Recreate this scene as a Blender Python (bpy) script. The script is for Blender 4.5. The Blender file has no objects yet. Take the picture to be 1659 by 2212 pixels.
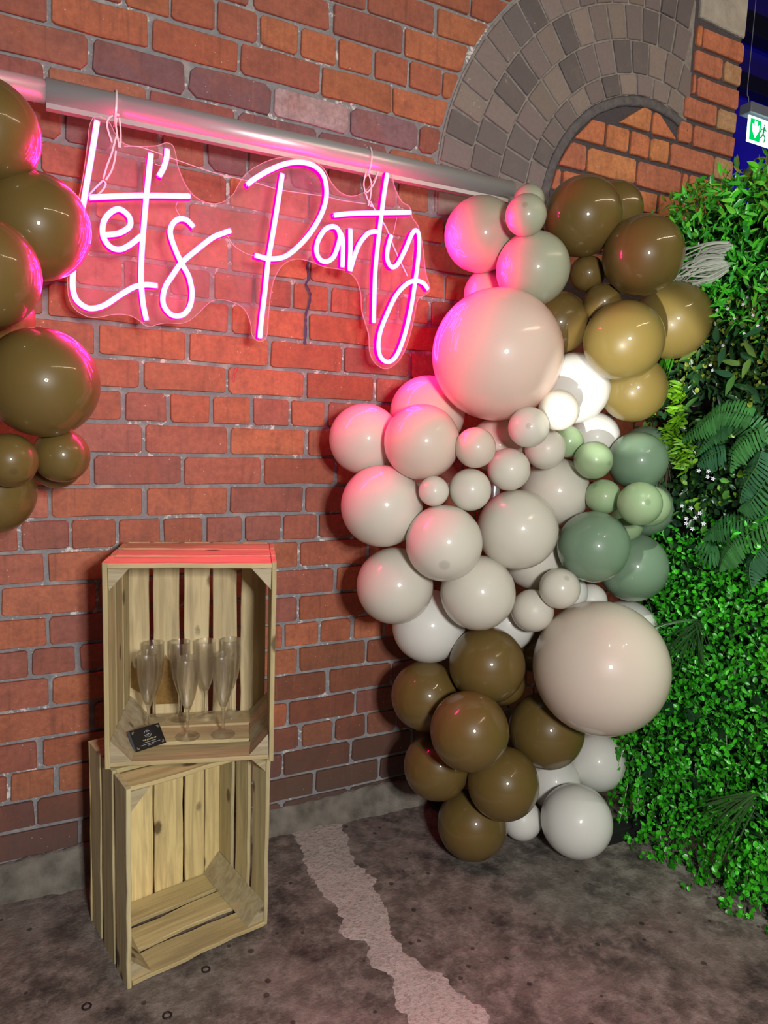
import bpy, bmesh, math, random
import numpy as np
from mathutils import Vector, Matrix, Quaternion
random.seed(7); rng = np.random.default_rng(7)
scn = bpy.context.scene
COL = scn.collection
PI = math.pi

# ---------------------------------------------------------------- camera, world, lights, exposure
cam_d = bpy.data.cameras.new('camera'); cam = bpy.data.objects.new('camera', cam_d); COL.objects.link(cam)
cam_d.sensor_fit = 'HORIZONTAL'; cam_d.sensor_width = 36.0; cam_d.lens = 36.0*1500/1659; cam_d.clip_start = .05
_rt = Vector((0.89191, -0.45084, 0.03519)); _fw = Vector((0.45165, 0.88422, -0.11901))
_fw.normalize(); _rt = (_rt - _fw*_rt.dot(_fw)).normalized(); _up = _rt.cross(_fw)
CAM = Vector((-1.01362, -2.00470, 1.29233))
cam.matrix_world = Matrix(((_rt.x, _up.x, -_fw.x, CAM.x), (_rt.y, _up.y, -_fw.y, CAM.y), (_rt.z, _up.z, -_fw.z, CAM.z), (0, 0, 0, 1)))
scn.camera = cam
scn.view_settings.view_transform = 'Standard'; scn.view_settings.look = 'None'
scn.view_settings.gamma = 1.0; scn.view_settings.use_curve_mapping = False
scn.view_settings.exposure = 0.18
scn.cycles.transparent_max_bounces = 40
w = bpy.data.worlds.new('room_dark'); scn.world = w; w.use_nodes = True
w.node_tree.nodes['Background'].inputs[0].default_value = (.9, .78, .72, 1)
w.node_tree.nodes['Background'].inputs[1].default_value = .012

def lamp(name, kind, loc, power, color, radius=.03, aim=None, angle=None, blend=.3, size=None):
    d = bpy.data.lights.new(name, kind); o = bpy.data.objects.new(name, d); COL.objects.link(o)
    o.location = loc; d.energy = power; d.color = color
    if kind in ('POINT', 'SPOT'): d.shadow_soft_size = radius
    if kind == 'AREA': d.shape = 'DISK'; d.size = size
    if angle: d.spot_size = math.radians(angle); d.spot_blend = blend
    if aim is not None: o.rotation_euler = (Vector(aim)-Vector(loc)).to_track_quat('-Z', 'Y').to_euler()
    return o
# the booth's ring light beside the photographer: bulbs set round a circle
RC = Vector((-.74, -2.70, 1.50)); _n = (Vector((.15, 0, 1.1))-RC).normalized()
_a = _n.cross(Vector((0, 0, 1))).normalized(); _b = _a.cross(_n)
for i in range(12):
    t = 2*PI*i/12
    lamp('ring_bulb', 'POINT', RC + _a*.10*math.cos(t) + _b*.10*math.sin(t), 165/12, (1, .985, .95), .026)
lamp('beam_spot', 'SPOT', (-1.5, -2.35, .55), 520, (1, .97, .9), .02, aim=(.58, -.45, 1.51), angle=8.6, blend=.15)
lamp('hedge_fill', 'SPOT', (-.35, -2.1, 3.0), 140, (.9, 1, .85), .03, aim=(.85, -1.0, 1.0), angle=30, blend=.6)  # fill spot added to brighten the hedge; no such lamp known there
lamp('red_room_lamp', 'SPOT', (1.3, -2.5, 3.2), 70, (1, .30, .36), .10, aim=(-.35, -1.25, 0), angle=34, blend=1.0)
lamp('blue_room_lamp', 'SPOT', (4.6, .9, 2.2), 60, (.06, .02, 1), .25, aim=(4.9, 2.2, 3.4), angle=130, blend=.9)
# string of small warm bulbs high behind the photographer
for i in range(12):
    lamp('string_bulb', 'POINT', (.1+.25*i, -3.4+.16*i+.05*math.sin(i*2.1), 3.35-.10*math.sin(PI*i/11)+.03*math.sin(i*5)), 8, (1, .80, .58), .018)

# ---------------------------------------------------------------- data measured on the place
BALLOONS=[(-1.0771, -0.3522, 1.8462, 0.0991, 'brown', 'large brown balloon highest of the left garland, just under the silver pole', None),
(-1.1121, -0.2222, 1.7671, 0.0629, 'brown', 'brown balloon showing only a sliver at the left picture edge below the topmost left one', None),
(-0.9948, -0.3077, 1.6882, 0.1099, 'brown', 'round brown balloon touching the L of the neon sign, reddest of the left garland', None),
(-1.0918, -0.4387, 1.56, 0.1069, 'brown', 'olive brown balloon at the left edge, overlapping the balloon beside the neon L', None),
(-1.0853, -0.2604, 1.5024, 0.088, 'brown', 'dark red-brown balloon half hidden above the biggest full balloon of the left garland', None),
(-0.9892, -0.4132, 1.3604, 0.1097, 'brown', 'largest fully visible brown balloon of the left garland, below the neon L', None),
(-1.0524, -0.4294, 1.2037, 0.0536, 'brown', "small brown balloon with a dark tip spot, left one of the left garland's small pair", [0.165, -1.008, -0.389]),
(-0.9553, -0.3675, 1.2112, 0.0573, 'brown', 'small orange-brown balloon, right one of the small pair in the left garland', None),
(-0.9624, -0.2649, 1.1861, 0.0545, 'brown', 'small brown balloon tucked behind and under the right one of the left small pair', None),
(-1.0932, -0.3187, 1.1294, 0.0913, 'brown', 'dull olive brown balloon lowest in the left garland', None),
(0.1457, -0.2813, 1.8513, 0.1042, 'sage', 'grey-sage balloon just below the pole end, furthest left of the sage ones', None),
(0.1612, -0.4635, 1.8623, 0.0535, 'sage', 'small sage balloon with a dark tip spot, in front of the pole end', [-0.555, -0.614, 0.173]),
(0.225, -0.3885, 1.929, 0.0433, 'sage', 'small sage balloon behind the spotted small one, touching the pole end', None),
(0.232, -0.4153, 1.7438, 0.1007, 'sage', 'sage balloon with a bright pink left side, resting on the huge upper blush balloon', None),
(0.2136, -0.2376, 1.7015, 0.0744, 'sage', 'shaded sage balloon peeping out against the wall left of the big upper blush balloon', None),
(0.378, -0.4356, 1.9008, 0.1074, 'brown', "brown balloon at the top of the right garland, before the arch's brick infill", None),
(0.5432, -0.3835, 1.9575, 0.0836, 'brown', "brown balloon half hidden behind the right garland's topmost brown one", None),
(0.4903, -0.5606, 1.7868, 0.1074, 'brown', 'brown balloon beside the hedge top, left of the tuft of pale grass', None),
(0.4287, -0.4138, 1.7569, 0.0507, 'brown', 'small brown balloon in the gap between the two upper brown balloons, upper of two', None),
(0.4505, -0.4602, 1.6723, 0.0528, 'brown', 'small brown balloon wedged above the golden-lit brown balloon, lower of two', None),
(0.377, -0.3579, 1.6175, 0.0926, 'brown', 'shadowed brown balloon partly behind the big upper blush balloon on its right', None),
(0.4368, -0.566, 1.5538, 0.1073, 'lit_brown', 'golden-lit brown balloon in front, above the white balloon of the right garland', None),
(0.6873, -0.5052, 1.6402, 0.1121, 'lit_brown', 'golden-lit brown balloon furthest right, against the hedge below the pale grass', None),
(0.5717, -0.4844, 1.4345, 0.0966, 'lit_brown', 'golden-lit brown balloon lowest of the three lit ones, above the green balloons', None),
(0.1224, -0.4231, 1.5017, 0.1766, 'blush', 'huge blush balloon in the upper part of the right garland, pink on its left side', None),
(0.4116, -0.4108, 1.4293, 0.1031, 'white', 'bright white balloon right of the huge upper blush balloon', None),
(0.2411, -0.5482, 1.3577, 0.0542, 'cream', 'small pearly cream balloon in front of the bright white balloon', None),
(0.1535, -0.5369, 1.3094, 0.0535, 'cream', 'small cream balloon directly under the huge upper blush balloon, with a faint tip mark', [-0.619, -0.773, 0.059]),
(0.5354, -0.3758, 1.2883, 0.0784, 'white', 'greyish white balloon partly hidden behind the bright white balloon and the small green ones', None),
(0.283, -0.4538, 1.2514, 0.0575, 'cream', 'small cream balloon left of the smallest green balloon', None),
(0.3805, -0.4353, 1.2739, 0.0458, 'green', 'smallest green balloon, tucked under the pearly cream one', None),
(0.4047, -0.5177, 1.225, 0.0536, 'green', 'small light green balloon with a dark tip spot on its right, in mid garland', [0.15, -0.837, -0.098]),
(0.5796, -0.5143, 1.224, 0.0858, 'eucalyptus', 'eucalyptus green balloon in front, uppermost of the dark green ones', None),
(0.7097, -0.4243, 1.2391, 0.0901, 'eucalyptus', 'eucalyptus green balloon behind the uppermost dark green one, against the hedge', None),
(0.4565, -0.5127, 1.1199, 0.0507, 'green', 'small light green balloon with a dark tip spot at its upper left', [-0.825, -0.094, 0.681]),
(0.481, -0.6265, 1.112, 0.06, 'green', 'small light green balloon in front with a dark tip spot near its centre', [-0.406, -0.775, 0.158]),
(0.5763, -0.5751, 1.0979, 0.0588, 'green', 'small light green balloon peeping out right behind the centre-spotted green one', None),
(0.7099, -0.4355, 1.072, 0.0891, 'eucalyptus', 'eucalyptus green balloon behind the small light green pair, beside the brown dried grass', None),
(0.5828, -0.4855, 1.0326, 0.0517, 'green', 'small green balloon squeezed between the two large lower green balloons and the spotted one', None),
(0.4042, -0.5425, 0.981, 0.101, 'eucalyptus', 'large eucalyptus green balloon in front, left of the lower green pair', None),
(0.6443, -0.4685, 0.8935, 0.1062, 'eucalyptus', 'large eucalyptus green balloon lowest of the green ones, by the hedge', None),
(0.0289, -0.2207, 1.3415, 0.1101, 'blush', 'deep pink lit balloon behind, at the lower left of the huge upper blush balloon', None),
(-0.1643, -0.2055, 1.2604, 0.1014, 'cream', 'pale pink balloon furthest left in the right garland, against the brick wall', None),
(-0.0763, -0.3777, 1.2602, 0.1018, 'blush', 'salmon pink balloon in front, right of the furthest left one', None),
(0.0233, -0.4867, 1.2516, 0.0532, 'blush', 'small pink balloon right of the salmon pink one', None),
(0.2033, -0.3321, 1.2557, 0.0813, 'blush', 'blush balloon in the hollow under the huge upper blush balloon, behind small ones', None),
(0.1465, -0.4712, 1.1943, 0.058, 'cream', 'small cream balloon in the middle of the garland, above the large cream one', None),
(0.0308, -0.4597, 1.1384, 0.0569, 'cream', 'small cream balloon between the salmon pink balloon and the large middle cream ones', None),
(-0.0667, -0.4354, 1.1333, 0.0403, 'cream', 'smallest cream balloon, under the salmon pink one', None),
(0.3872, -0.3856, 1.123, 0.1027, 'cream', 'large pale cream balloon half hidden left of the small green balloons', None),
(0.2008, -0.4552, 1.0244, 0.1129, 'cream', 'large cream balloon in the middle of the right garland, with a pink streak', None),
(-0.1507, -0.3014, 1.08, 0.1138, 'cream', 'large cream balloon with a pink top, its shadow on the wall beside it', None),
(-0.0361, -0.4488, 0.9954, 0.1024, 'cream', 'cream balloon with a faint dark tip spot near its bottom, in mid garland', [-0.443, -0.774, -0.404]),
(-0.1044, -0.3085, 0.8534, 0.1084, 'cream', 'cream balloon furthest left of the lower cream row, shadow on the wall beside it', None),
(0.0979, -0.4252, 0.8446, 0.1053, 'cream', 'cream balloon just above the topmost of the lower brown balloons', None),
(0.0483, -0.2496, 0.705, 0.1105, 'white', 'white balloon under the lower cream row, above the furthest left lower brown balloon', None),
(0.3448, -0.3624, 0.9177, 0.0956, 'cream', 'cream balloon in shade behind, left of the large front green one', None),
(0.3082, -0.5224, 0.8628, 0.0574, 'cream', 'small cream balloon with a tip spot, below the large front green balloon', [-0.212, -0.686, 0.657]),
(0.2765, -0.449, 0.7828, 0.0619, 'cream', 'small cream balloon left above the huge lower blush balloon', None),
(0.2925, -0.3126, 0.7084, 0.089, 'white', 'white balloon sliver showing behind the topmost lower brown balloon', None),
(0.4181, -0.4504, 0.8273, 0.0498, 'white', 'small white balloon just showing right behind the small cream one with a tip spot', None),
(0.5125, -0.4334, 0.79, 0.0513, 'white', 'small white balloon below the lowest green balloon, above the huge lower blush one', None),
(0.6907, -0.4175, 0.6719, 0.0988, 'white', 'white balloon behind the huge lower blush balloon at its upper right, by the hedge', None),
(0.4245, -0.5829, 0.6368, 0.1898, 'blush', 'huge blush balloon in the lower part of the right garland, beside the hedge', None),
(0.1522, -0.4131, 0.6237, 0.1099, 'brown', 'topmost of the lower brown balloons, left of the huge lower blush balloon', None),
(0.0258, -0.2885, 0.5026, 0.1039, 'brown', 'dark olive brown balloon against the wall, furthest left of the lower brown ones', None),
(0.0408, -0.5012, 0.4789, 0.1076, 'brown', 'brown balloon in front at the centre of the lower brown group', None),
(0.3753, -0.4296, 0.3925, 0.1147, 'brown', 'brown balloon under the huge lower blush balloon, right in the lower brown group', None),
(0.0557, -0.3213, 0.2913, 0.1002, 'brown', 'brown balloon by the wall, second from the floor in the lower brown group', None),
(0.192, -0.4689, 0.2795, 0.1037, 'brown', 'brown balloon in front just above the one lying on the floor', None),
(0.16, -0.3712, 0.1083, 0.1057, 'brown', 'brown balloon lying on the floor, lowest of the brown ones', None),
(0.2724, -0.3326, 0.5287, 0.0716, 'brown', 'small brown balloon bump behind the topmost lower brown one', None),
(0.6837, -0.3375, 0.1898, 0.098, 'white', 'white balloon at the hedge under the huge lower blush balloon', None),
(0.5145, -0.322, 0.1456, 0.0879, 'white', 'white balloon between the lower brown balloons and the one by the hedge', None),
(0.4646, -0.4913, 0.1107, 0.1086, 'white', 'large white balloon lying on the floor beside the black stand foot', None),
(0.361, -0.3584, 0.0672, 0.0637, 'white', 'small white balloon near the floor, between the floor brown and floor white balloons', None),
(0.4107, -0.3279, 0.6149, 0.0765, 'brown', 'brown balloon in deep shade left of the huge lower blush balloon', None)]
STROKES={'L': [[(-0.8606, 1.97), (-0.8725, 1.8975), (-0.893, 1.7801), (-0.9083, 1.6856), (-0.9161, 1.6325), (-0.9177, 1.5935), (-0.9121, 1.5699), (-0.8994, 1.5565), (-0.8803, 1.55), (-0.8506, 1.5597), (-0.8128, 1.5892), (-0.782, 1.6108), (-0.7573, 1.6192), (-0.7313, 1.6207)]], 'e': [[(-0.8456, 1.7225), (-0.8157, 1.7309), (-0.7926, 1.7482), (-0.7893, 1.7647), (-0.7976, 1.7782), (-0.8151, 1.7859), (-0.8327, 1.7756), (-0.8472, 1.7554), (-0.8516, 1.7317), (-0.8477, 1.7123), (-0.8336, 1.6964), (-0.8134, 1.694), (-0.7908, 1.7079), (-0.7652, 1.7321)]], 't': [[(-0.7419, 1.9225), (-0.7486, 1.8609), (-0.753, 1.8192), (-0.7598, 1.7437), (-0.7639, 1.6902), (-0.7658, 1.6411), (-0.7649, 1.6095), (-0.7609, 1.5705), (-0.7545, 1.5391)], [(-0.8758, 1.8016), (-0.7742, 1.8235), (-0.6524, 1.8437)]], 'apostrophe': [[(-0.7042, 1.9399), (-0.7054, 1.9233), (-0.7119, 1.8997), (-0.7217, 1.8797)]], 's': [[(-0.6433, 1.7748), (-0.6591, 1.7867), (-0.6781, 1.7847), (-0.6925, 1.7693), (-0.6969, 1.7479), (-0.6859, 1.7149), (-0.6702, 1.6822), (-0.6537, 1.6554), (-0.6464, 1.6304), (-0.6441, 1.6104), (-0.6486, 1.5827), (-0.6611, 1.5621), (-0.677, 1.5537), (-0.6961, 1.5555), (-0.7116, 1.5728), (-0.7149, 1.5944), (-0.7082, 1.6218), (-0.6926, 1.6482), (-0.6702, 1.6822), (-0.6346, 1.7172), (-0.5962, 1.752), (-0.5741, 1.7654), (-0.5505, 1.7769)]], 'P': [[(-0.4145, 1.9375), (-0.4257, 1.8601), (-0.4393, 1.7742), (-0.4485, 1.7167), (-0.4561, 1.6392), (-0.4649, 1.5611), (-0.4682, 1.5213)], [(-0.5044, 1.8989), (-0.486, 1.9158), (-0.4483, 1.9433), (-0.4062, 1.9668), (-0.3663, 1.9786), (-0.3293, 1.9776), (-0.3025, 1.9615), (-0.291, 1.9317), (-0.2914, 1.8947), (-0.3063, 1.8516), (-0.3343, 1.8042), (-0.3675, 1.7647), (-0.4044, 1.7338), (-0.4448, 1.7231), (-0.481, 1.7263)]], 'a': [[(-0.2468, 1.809), (-0.2542, 1.8273), (-0.2707, 1.8314), (-0.2927, 1.819), (-0.3113, 1.7873), (-0.3146, 1.7591), (-0.3034, 1.7405), (-0.2844, 1.7378), (-0.2644, 1.7532), (-0.2516, 1.7863), (-0.2456, 1.814)], [(-0.2514, 1.8241), (-0.2413, 1.8098), (-0.2378, 1.7834), (-0.2376, 1.733)]], 'r': [[(-0.217, 1.8306), (-0.2153, 1.778), (-0.215, 1.7242), (-0.2048, 1.756), (-0.1892, 1.7966), (-0.1661, 1.8273), (-0.1492, 1.8361), (-0.132, 1.84)]], 't2': [[(-0.1098, 1.9964), (-0.1183, 1.9368), (-0.1257, 1.866), (-0.133, 1.7897), (-0.1374, 1.7134), (-0.1365, 1.5935)], [(-0.2634, 1.8622), (-0.2017, 1.8771), (-0.0326, 1.9075)]], 'y': [[(-0.0907, 1.8337), (-0.0997, 1.8008), (-0.1007, 1.7702), (-0.0873, 1.7504), (-0.0683, 1.7587), (-0.0445, 1.8023), (-0.0246, 1.8488), (-0.0107, 1.8612), (-0.0008, 1.846), (0.0002, 1.7931), (-0.0072, 1.7198), (-0.0183, 1.6414), (-0.037, 1.5598), (-0.0606, 1.5036), (-0.0856, 1.4846), (-0.109, 1.4939), (-0.1191, 1.5245), (-0.1143, 1.5685), (-0.094, 1.621), (-0.0677, 1.6736), (-0.0359, 1.7086), (-0.0073, 1.7219), (0.0193, 1.7186), (0.035, 1.7047)]]}
ACRYLIC=[(-0.8591, 1.9912), (-0.843, 1.9897), (-0.8299, 1.9802), (-0.8199, 1.9618), (-0.8057, 1.9461), (-0.787, 1.9405), (-0.7554, 1.9449), (-0.7232, 1.9536), (-0.7037, 1.964), (-0.6884, 1.9618), (-0.6807, 1.944), (-0.674, 1.9128), (-0.655, 1.8727), (-0.6288, 1.8487), (-0.5942, 1.8413), (-0.5649, 1.8497), (-0.5377, 1.8736), (-0.5236, 1.901), (-0.5082, 1.9242), (-0.4841, 1.9481), (-0.4326, 1.9798), (-0.3694, 1.998), (-0.3237, 1.9977), (-0.2899, 1.9817), (-0.2703, 1.9531), (-0.2409, 1.9306), (-0.206, 1.927), (-0.1712, 1.943), (-0.1478, 1.9706), (-0.1302, 1.9998), (-0.1032, 2.0173), (-0.085, 2.0033), (-0.0732, 1.9704), (-0.0494, 1.9392), (-0.0247, 1.9294), (-0.0143, 1.9016), (0.0068, 1.8792), (0.0232, 1.8296), (0.0379, 1.7527), (0.0542, 1.7122), (0.0424, 1.6921), (0.0149, 1.673), (0.0035, 1.6159), (-0.0069, 1.5681), (-0.0278, 1.5127), (-0.0542, 1.48), (-0.0842, 1.4658), (-0.1179, 1.4793), (-0.1369, 1.5107), (-0.1415, 1.556), (-0.1529, 1.5873), (-0.1659, 1.6246), (-0.1719, 1.675), (-0.1904, 1.7107), (-0.2207, 1.7257), (-0.2556, 1.7274), (-0.2831, 1.7274), (-0.3213, 1.7358), (-0.3638, 1.7373), (-0.4, 1.718), (-0.4238, 1.6814), (-0.4345, 1.6322), (-0.4399, 1.5714), (-0.4419, 1.535), (-0.448, 1.5186), (-0.4607, 1.5115), (-0.4759, 1.5162), (-0.4849, 1.531), (-0.4877, 1.5547), (-0.5018, 1.5866), (-0.5267, 1.6029), (-0.5631, 1.6082), (-0.5928, 1.6002), (-0.6221, 1.5705), (-0.6453, 1.5486), (-0.6683, 1.5383), (-0.7024, 1.5361), (-0.7247, 1.5305), (-0.7414, 1.5233), (-0.7567, 1.5263), (-0.7708, 1.5372), (-0.7902, 1.5452), (-0.8221, 1.5452), (-0.864, 1.5333), (-0.8896, 1.5339), (-0.9127, 1.5476), (-0.9253, 1.5707), (-0.9277, 1.6022), (-0.9261, 1.6393), (-0.917, 1.7086), (-0.9059, 1.7779), (-0.892, 1.8423), (-0.8799, 1.9267), (-0.8764, 1.96), (-0.8692, 1.9819)]
PATCH_L=[(-0.298, -0.036), (-0.289, -0.089), (-0.306, -0.164), (-0.316, -0.256), (-0.32, -0.332), (-0.307, -0.401), (-0.314, -0.466), (-0.324, -0.52), (-0.288, -0.568), (-0.302, -0.637), (-0.283, -0.685), (-0.292, -0.755), (-0.297, -0.824), (-0.304, -0.905), (-0.316, -0.989)]
PATCH_R=[(-0.151, -0.028), (-0.137, -0.092), (-0.179, -0.245), (-0.157, -0.338), (-0.182, -0.404), (-0.173, -0.45), (-0.195, -0.51), (-0.21, -0.595), (-0.201, -0.675), (-0.166, -0.746), (-0.152, -0.805), (-0.133, -0.87), (-0.145, -0.904), (-0.158, -0.973), (-0.183, -1.051)]
RINGS=[(-0.931, -0.485), (-0.775, -0.582), (-0.67, -0.487)]
GLASSES=[(-0.7518, -0.1793), (-0.6759, -0.2952), (-0.591, -0.3166), (-0.7425, -0.1641), (-0.6717, -0.1736), (-0.6078, -0.1919), (-0.5421, -0.202)]
TIES_L=[[(-0.8182, -0.172, 2.0448), (-0.8132, -0.172, 2.0328), (-0.8133, -0.172, 2.0213), (-0.8147, -0.172, 1.999)], [(-0.8164, -0.172, 1.994), (-0.8183, -0.172, 1.9774), (-0.8146, -0.172, 1.948), (-0.8113, -0.172, 1.9301)], [(-0.8107, -0.172, 1.9953), (-0.808, -0.172, 1.968), (-0.8083, -0.172, 1.9388), (-0.8113, -0.172, 1.9301)], [(-0.8168, -0.172, 1.9545), (-0.8228, -0.172, 1.9324), (-0.8288, -0.172, 1.9102), (-0.8395, -0.172, 1.8801), (-0.8478, -0.172, 1.8505)], [(-0.8189, -0.172, 1.9192), (-0.822, -0.172, 1.8975), (-0.8292, -0.172, 1.8727), (-0.8421, -0.172, 1.8492)], [(-0.849, -0.172, 1.8468), (-0.8629, -0.172, 1.8302), (-0.879, -0.172, 1.8098)], [(-0.849, -0.172, 1.8468), (-0.8422, -0.172, 1.841), (-0.8492, -0.172, 1.8256), (-0.8654, -0.172, 1.8064)], [(-0.8244, -0.172, 1.9963), (-0.8337, -0.172, 1.9879), (-0.8378, -0.172, 1.9755), (-0.8351, -0.172, 1.9588), (-0.8274, -0.172, 1.9361)]]
TIES_R=[[(-0.1596, -0.168, 2.0434), (-0.1538, -0.168, 2.0269), (-0.1579, -0.168, 1.9967)], [(-0.1681, -0.168, 1.9948), (-0.1738, -0.168, 1.9643), (-0.166, -0.168, 1.9361), (-0.1512, -0.168, 1.9089)], [(-0.1613, -0.168, 1.9961), (-0.15, -0.168, 1.9686), (-0.1521, -0.168, 1.9326), (-0.1581, -0.168, 1.9077)], [(-0.1517, -0.168, 1.9208), (-0.137, -0.168, 1.8993), (-0.1001, -0.168, 1.8569), (-0.0691, -0.168, 1.8003), (-0.026, -0.168, 1.7345)], [(-0.1305, -0.168, 2.0048), (-0.1431, -0.168, 1.9699), (-0.1595, -0.168, 1.9462), (-0.173, -0.168, 1.9408)]]
LINE=[(-0.7999, -0.163, 1.9359), (-0.7664, -0.163, 1.9417), (-0.7238, -0.163, 1.9365), (-0.7053, -0.163, 1.9327), (-0.6579, -0.163, 1.9259), (-0.6125, -0.163, 1.9193), (-0.5661, -0.163, 1.9148), (-0.5185, -0.163, 1.9135), (-0.4698, -0.163, 1.9111), (-0.4134, -0.163, 1.9063), (-0.3555, -0.163, 1.9084), (-0.2893, -0.163, 1.9117), (-0.2346, -0.163, 1.9103), (-0.1644, -0.163, 1.9137)]
WIRES=[[(-0.677, -0.17, 1.8301), (-0.6814, -0.17, 1.813), (-0.6692, -0.17, 1.7931)], [(-0.5549, -0.17, 1.7697), (-0.5368, -0.17, 1.7461), (-0.5063, -0.17, 1.7309), (-0.4804, -0.17, 1.7275)], [(-0.7303, -0.17, 1.9075), (-0.7196, -0.17, 1.9064), (-0.7076, -0.17, 1.9162)], [(-0.0692, -0.17, 1.8903), (-0.0777, -0.17, 1.8446)]]
FERNS=[[(0.73, -0.814, 1.287), (0.73, -0.727, 1.354), (0.73, -0.65, 1.32), (0.73, -0.596, 1.245)], [(0.73, -0.803, 1.335), (0.73, -0.761, 1.297), (0.73, -0.73, 1.258), (0.73, -0.721, 1.207)], [(0.73, -0.816, 1.269), (0.73, -0.809, 1.225), (0.73, -0.781, 1.173), (0.73, -0.768, 1.127)], [(0.73, -0.862, 1.095), (0.73, -0.784, 1.082), (0.73, -0.701, 1.047), (0.73, -0.648, 1.006)], [(0.73, -0.85, 1.081), (0.73, -0.776, 1.026), (0.73, -0.739, 0.974), (0.73, -0.721, 0.928)], [(0.73, -0.864, 1.071), (0.73, -0.826, 1.003), (0.73, -0.804, 0.954), (0.73, -0.812, 0.891)], [(0.73, -0.708, 0.982), (0.73, -0.679, 0.97), (0.73, -0.635, 0.98)], [(0.73, -0.781, 1.36), (0.73, -0.696, 1.373), (0.73, -0.626, 1.333), (0.73, -0.551, 1.284)], [(0.73, -0.693, 1.27), (0.73, -0.65, 1.248), (0.73, -0.614, 1.219)], [(0.73, -0.847, 1.228), (0.73, -0.805, 1.138), (0.73, -0.77, 1.108)]]
TUFT_PALE=[[(0.7, -0.653, 1.794), (0.7, -0.585, 1.801), (0.7, -0.493, 1.766)], [(0.7, -0.664, 1.822), (0.7, -0.598, 1.824), (0.7, -0.539, 1.79)], [(0.7, -0.663, 1.768), (0.7, -0.605, 1.759), (0.7, -0.527, 1.754)]]
TUFTS={'brown': (0.72, -0.497, 1.226), 'dark': (0.72, -0.67, 0.763), 'dark2': (0.72, -0.897, 0.343), 'green': (0.72, -0.492, 1.532)}
FLOWERS=[(0.735, -0.623, 1.204), (0.735, -0.655, 1.205), (0.735, -0.673, 1.185), (0.735, -0.655, 1.189), (0.735, -0.608, 1.093), (0.735, -0.625, 1.066), (0.735, -0.596, 1.06), (0.735, -0.596, 1.046), (0.735, -0.619, 1.033), (0.735, -0.656, 1.053), (0.735, -0.576, 1.096), (0.735, -0.64, 1.082), (0.735, -0.636, 1.656), (0.735, -0.67, 1.654), (0.735, -0.716, 1.659), (0.735, -0.749, 1.627), (0.735, -0.765, 1.598), (0.735, -0.666, 1.555), (0.735, -0.727, 1.582), (0.735, -0.661, 1.524), (0.735, -0.631, 1.504), (0.735, -0.639, 1.489), (0.735, -0.694, 1.625)]
IVY=[(0.74, -0.678, 0.474), (0.74, -0.592, 0.477), (0.74, -0.764, 0.591), (0.74, -0.536, 0.24), (0.74, -0.864, 0.588), (0.74, -0.755, 0.463), (0.74, -0.689, 0.276), (0.74, -0.843, 0.46), (0.74, -0.575, 0.478)]
SPRIGS=[(0.74, -0.536, 1.429), (0.74, -0.535, 1.36), (0.74, -0.522, 1.318), (0.74, -0.577, 1.265), (0.74, -0.508, 1.29), (0.74, -0.565, 1.223)]
DRIP=[(-0.2631, 1.7865), (-0.274, 1.7599), (-0.2675, 1.7277), (-0.2771, 1.7066), (-0.2634, 1.6816), (-0.267, 1.6478), (-0.2751, 1.6201), (-0.2756, 1.5771), (-0.2761, 1.5324)]
REDM=[(-0.477, 1.4543), (-0.4876, 1.4353), (-0.4913, 1.409)]

# ---------------------------------------------------------------- helpers
def tag(o, label=None, cat=None, group=None, kind=None):
    if label: o['label'] = label
    if cat: o['category'] = cat
    if group: o['group'] = group
    if kind: o['kind'] = kind
    return o
def empty(name, loc=(0, 0, 0), rz=0):
    o = bpy.data.objects.new(name, None); o.empty_display_size = .05; COL.objects.link(o)
    o.location = loc; o.rotation_euler = (0, 0, rz); return o
def link(name, me, parent=None, mat=None, smooth=False):
    if mat and not me.materials: me.materials.append(mat)
    o = bpy.data.objects.new(name, me); COL.objects.link(o)
    if parent: o.parent = parent
    if smooth:
        me.polygons.foreach_set('use_smooth', [True]*len(me.polygons))
    return o
def mesh(name, v, f, mat=None, smooth=False):
    me = bpy.data.meshes.new(name); me.from_pydata([tuple(p) for p in v], [], f); me.update()
    if mat: me.materials.append(mat)
    if smooth: me.polygons.foreach_set('use_smooth', [True]*len(me.polygons))
    return me
def mk(name, v, f, mat, parent=None, smooth=False):
    return link(name, mesh(name, v, f, mat, smooth), parent)
def setcol(me, c):
    a = me.color_attributes.new('Col', 'FLOAT_COLOR', 'POINT')
    n = len(me.vertices)
    c = np.asarray(c, np.float32)
    if c.ndim == 1: c = np.tile(np.append(c[:3], 1), (n, 1))
    elif c.shape[1] == 3: c = np.c_[c, np.ones(len(c))]
    a.data.foreach_set('color', c.astype(np.float32).ravel())
def box(x0, x1, y0, y1, z0, z1):
    v = [(x0,y0,z0),(x1,y0,z0),(x1,y1,z0),(x0,y1,z0),(x0,y0,z1),(x1,y0,z1),(x1,y1,z1),(x0,y1,z1)]
    f = [(0,3,2,1),(4,5,6,7),(0,1,5,4),(1,2,6,5),(2,3,7,6),(3,0,4,7)]
    return v, f
def bevel_box(name, x0, x1, y0, y1, z0, z1, mat, parent=None, b=.003, seg=2):
    bm = bmesh.new(); v, f = box(x0, x1, y0, y1, z0, z1)
    vs = [bm.verts.new(p) for p in v]
    for q in f: bm.faces.new([vs[i] for i in q])
    bmesh.ops.bevel(bm, geom=bm.edges[:], offset=b, segments=seg, affect='EDGES', profile=.5)
    me = bpy.data.meshes.new(name); bm.to_mesh(me); bm.free(); me.materials.append(mat)
    return link(name, me, parent)
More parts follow.
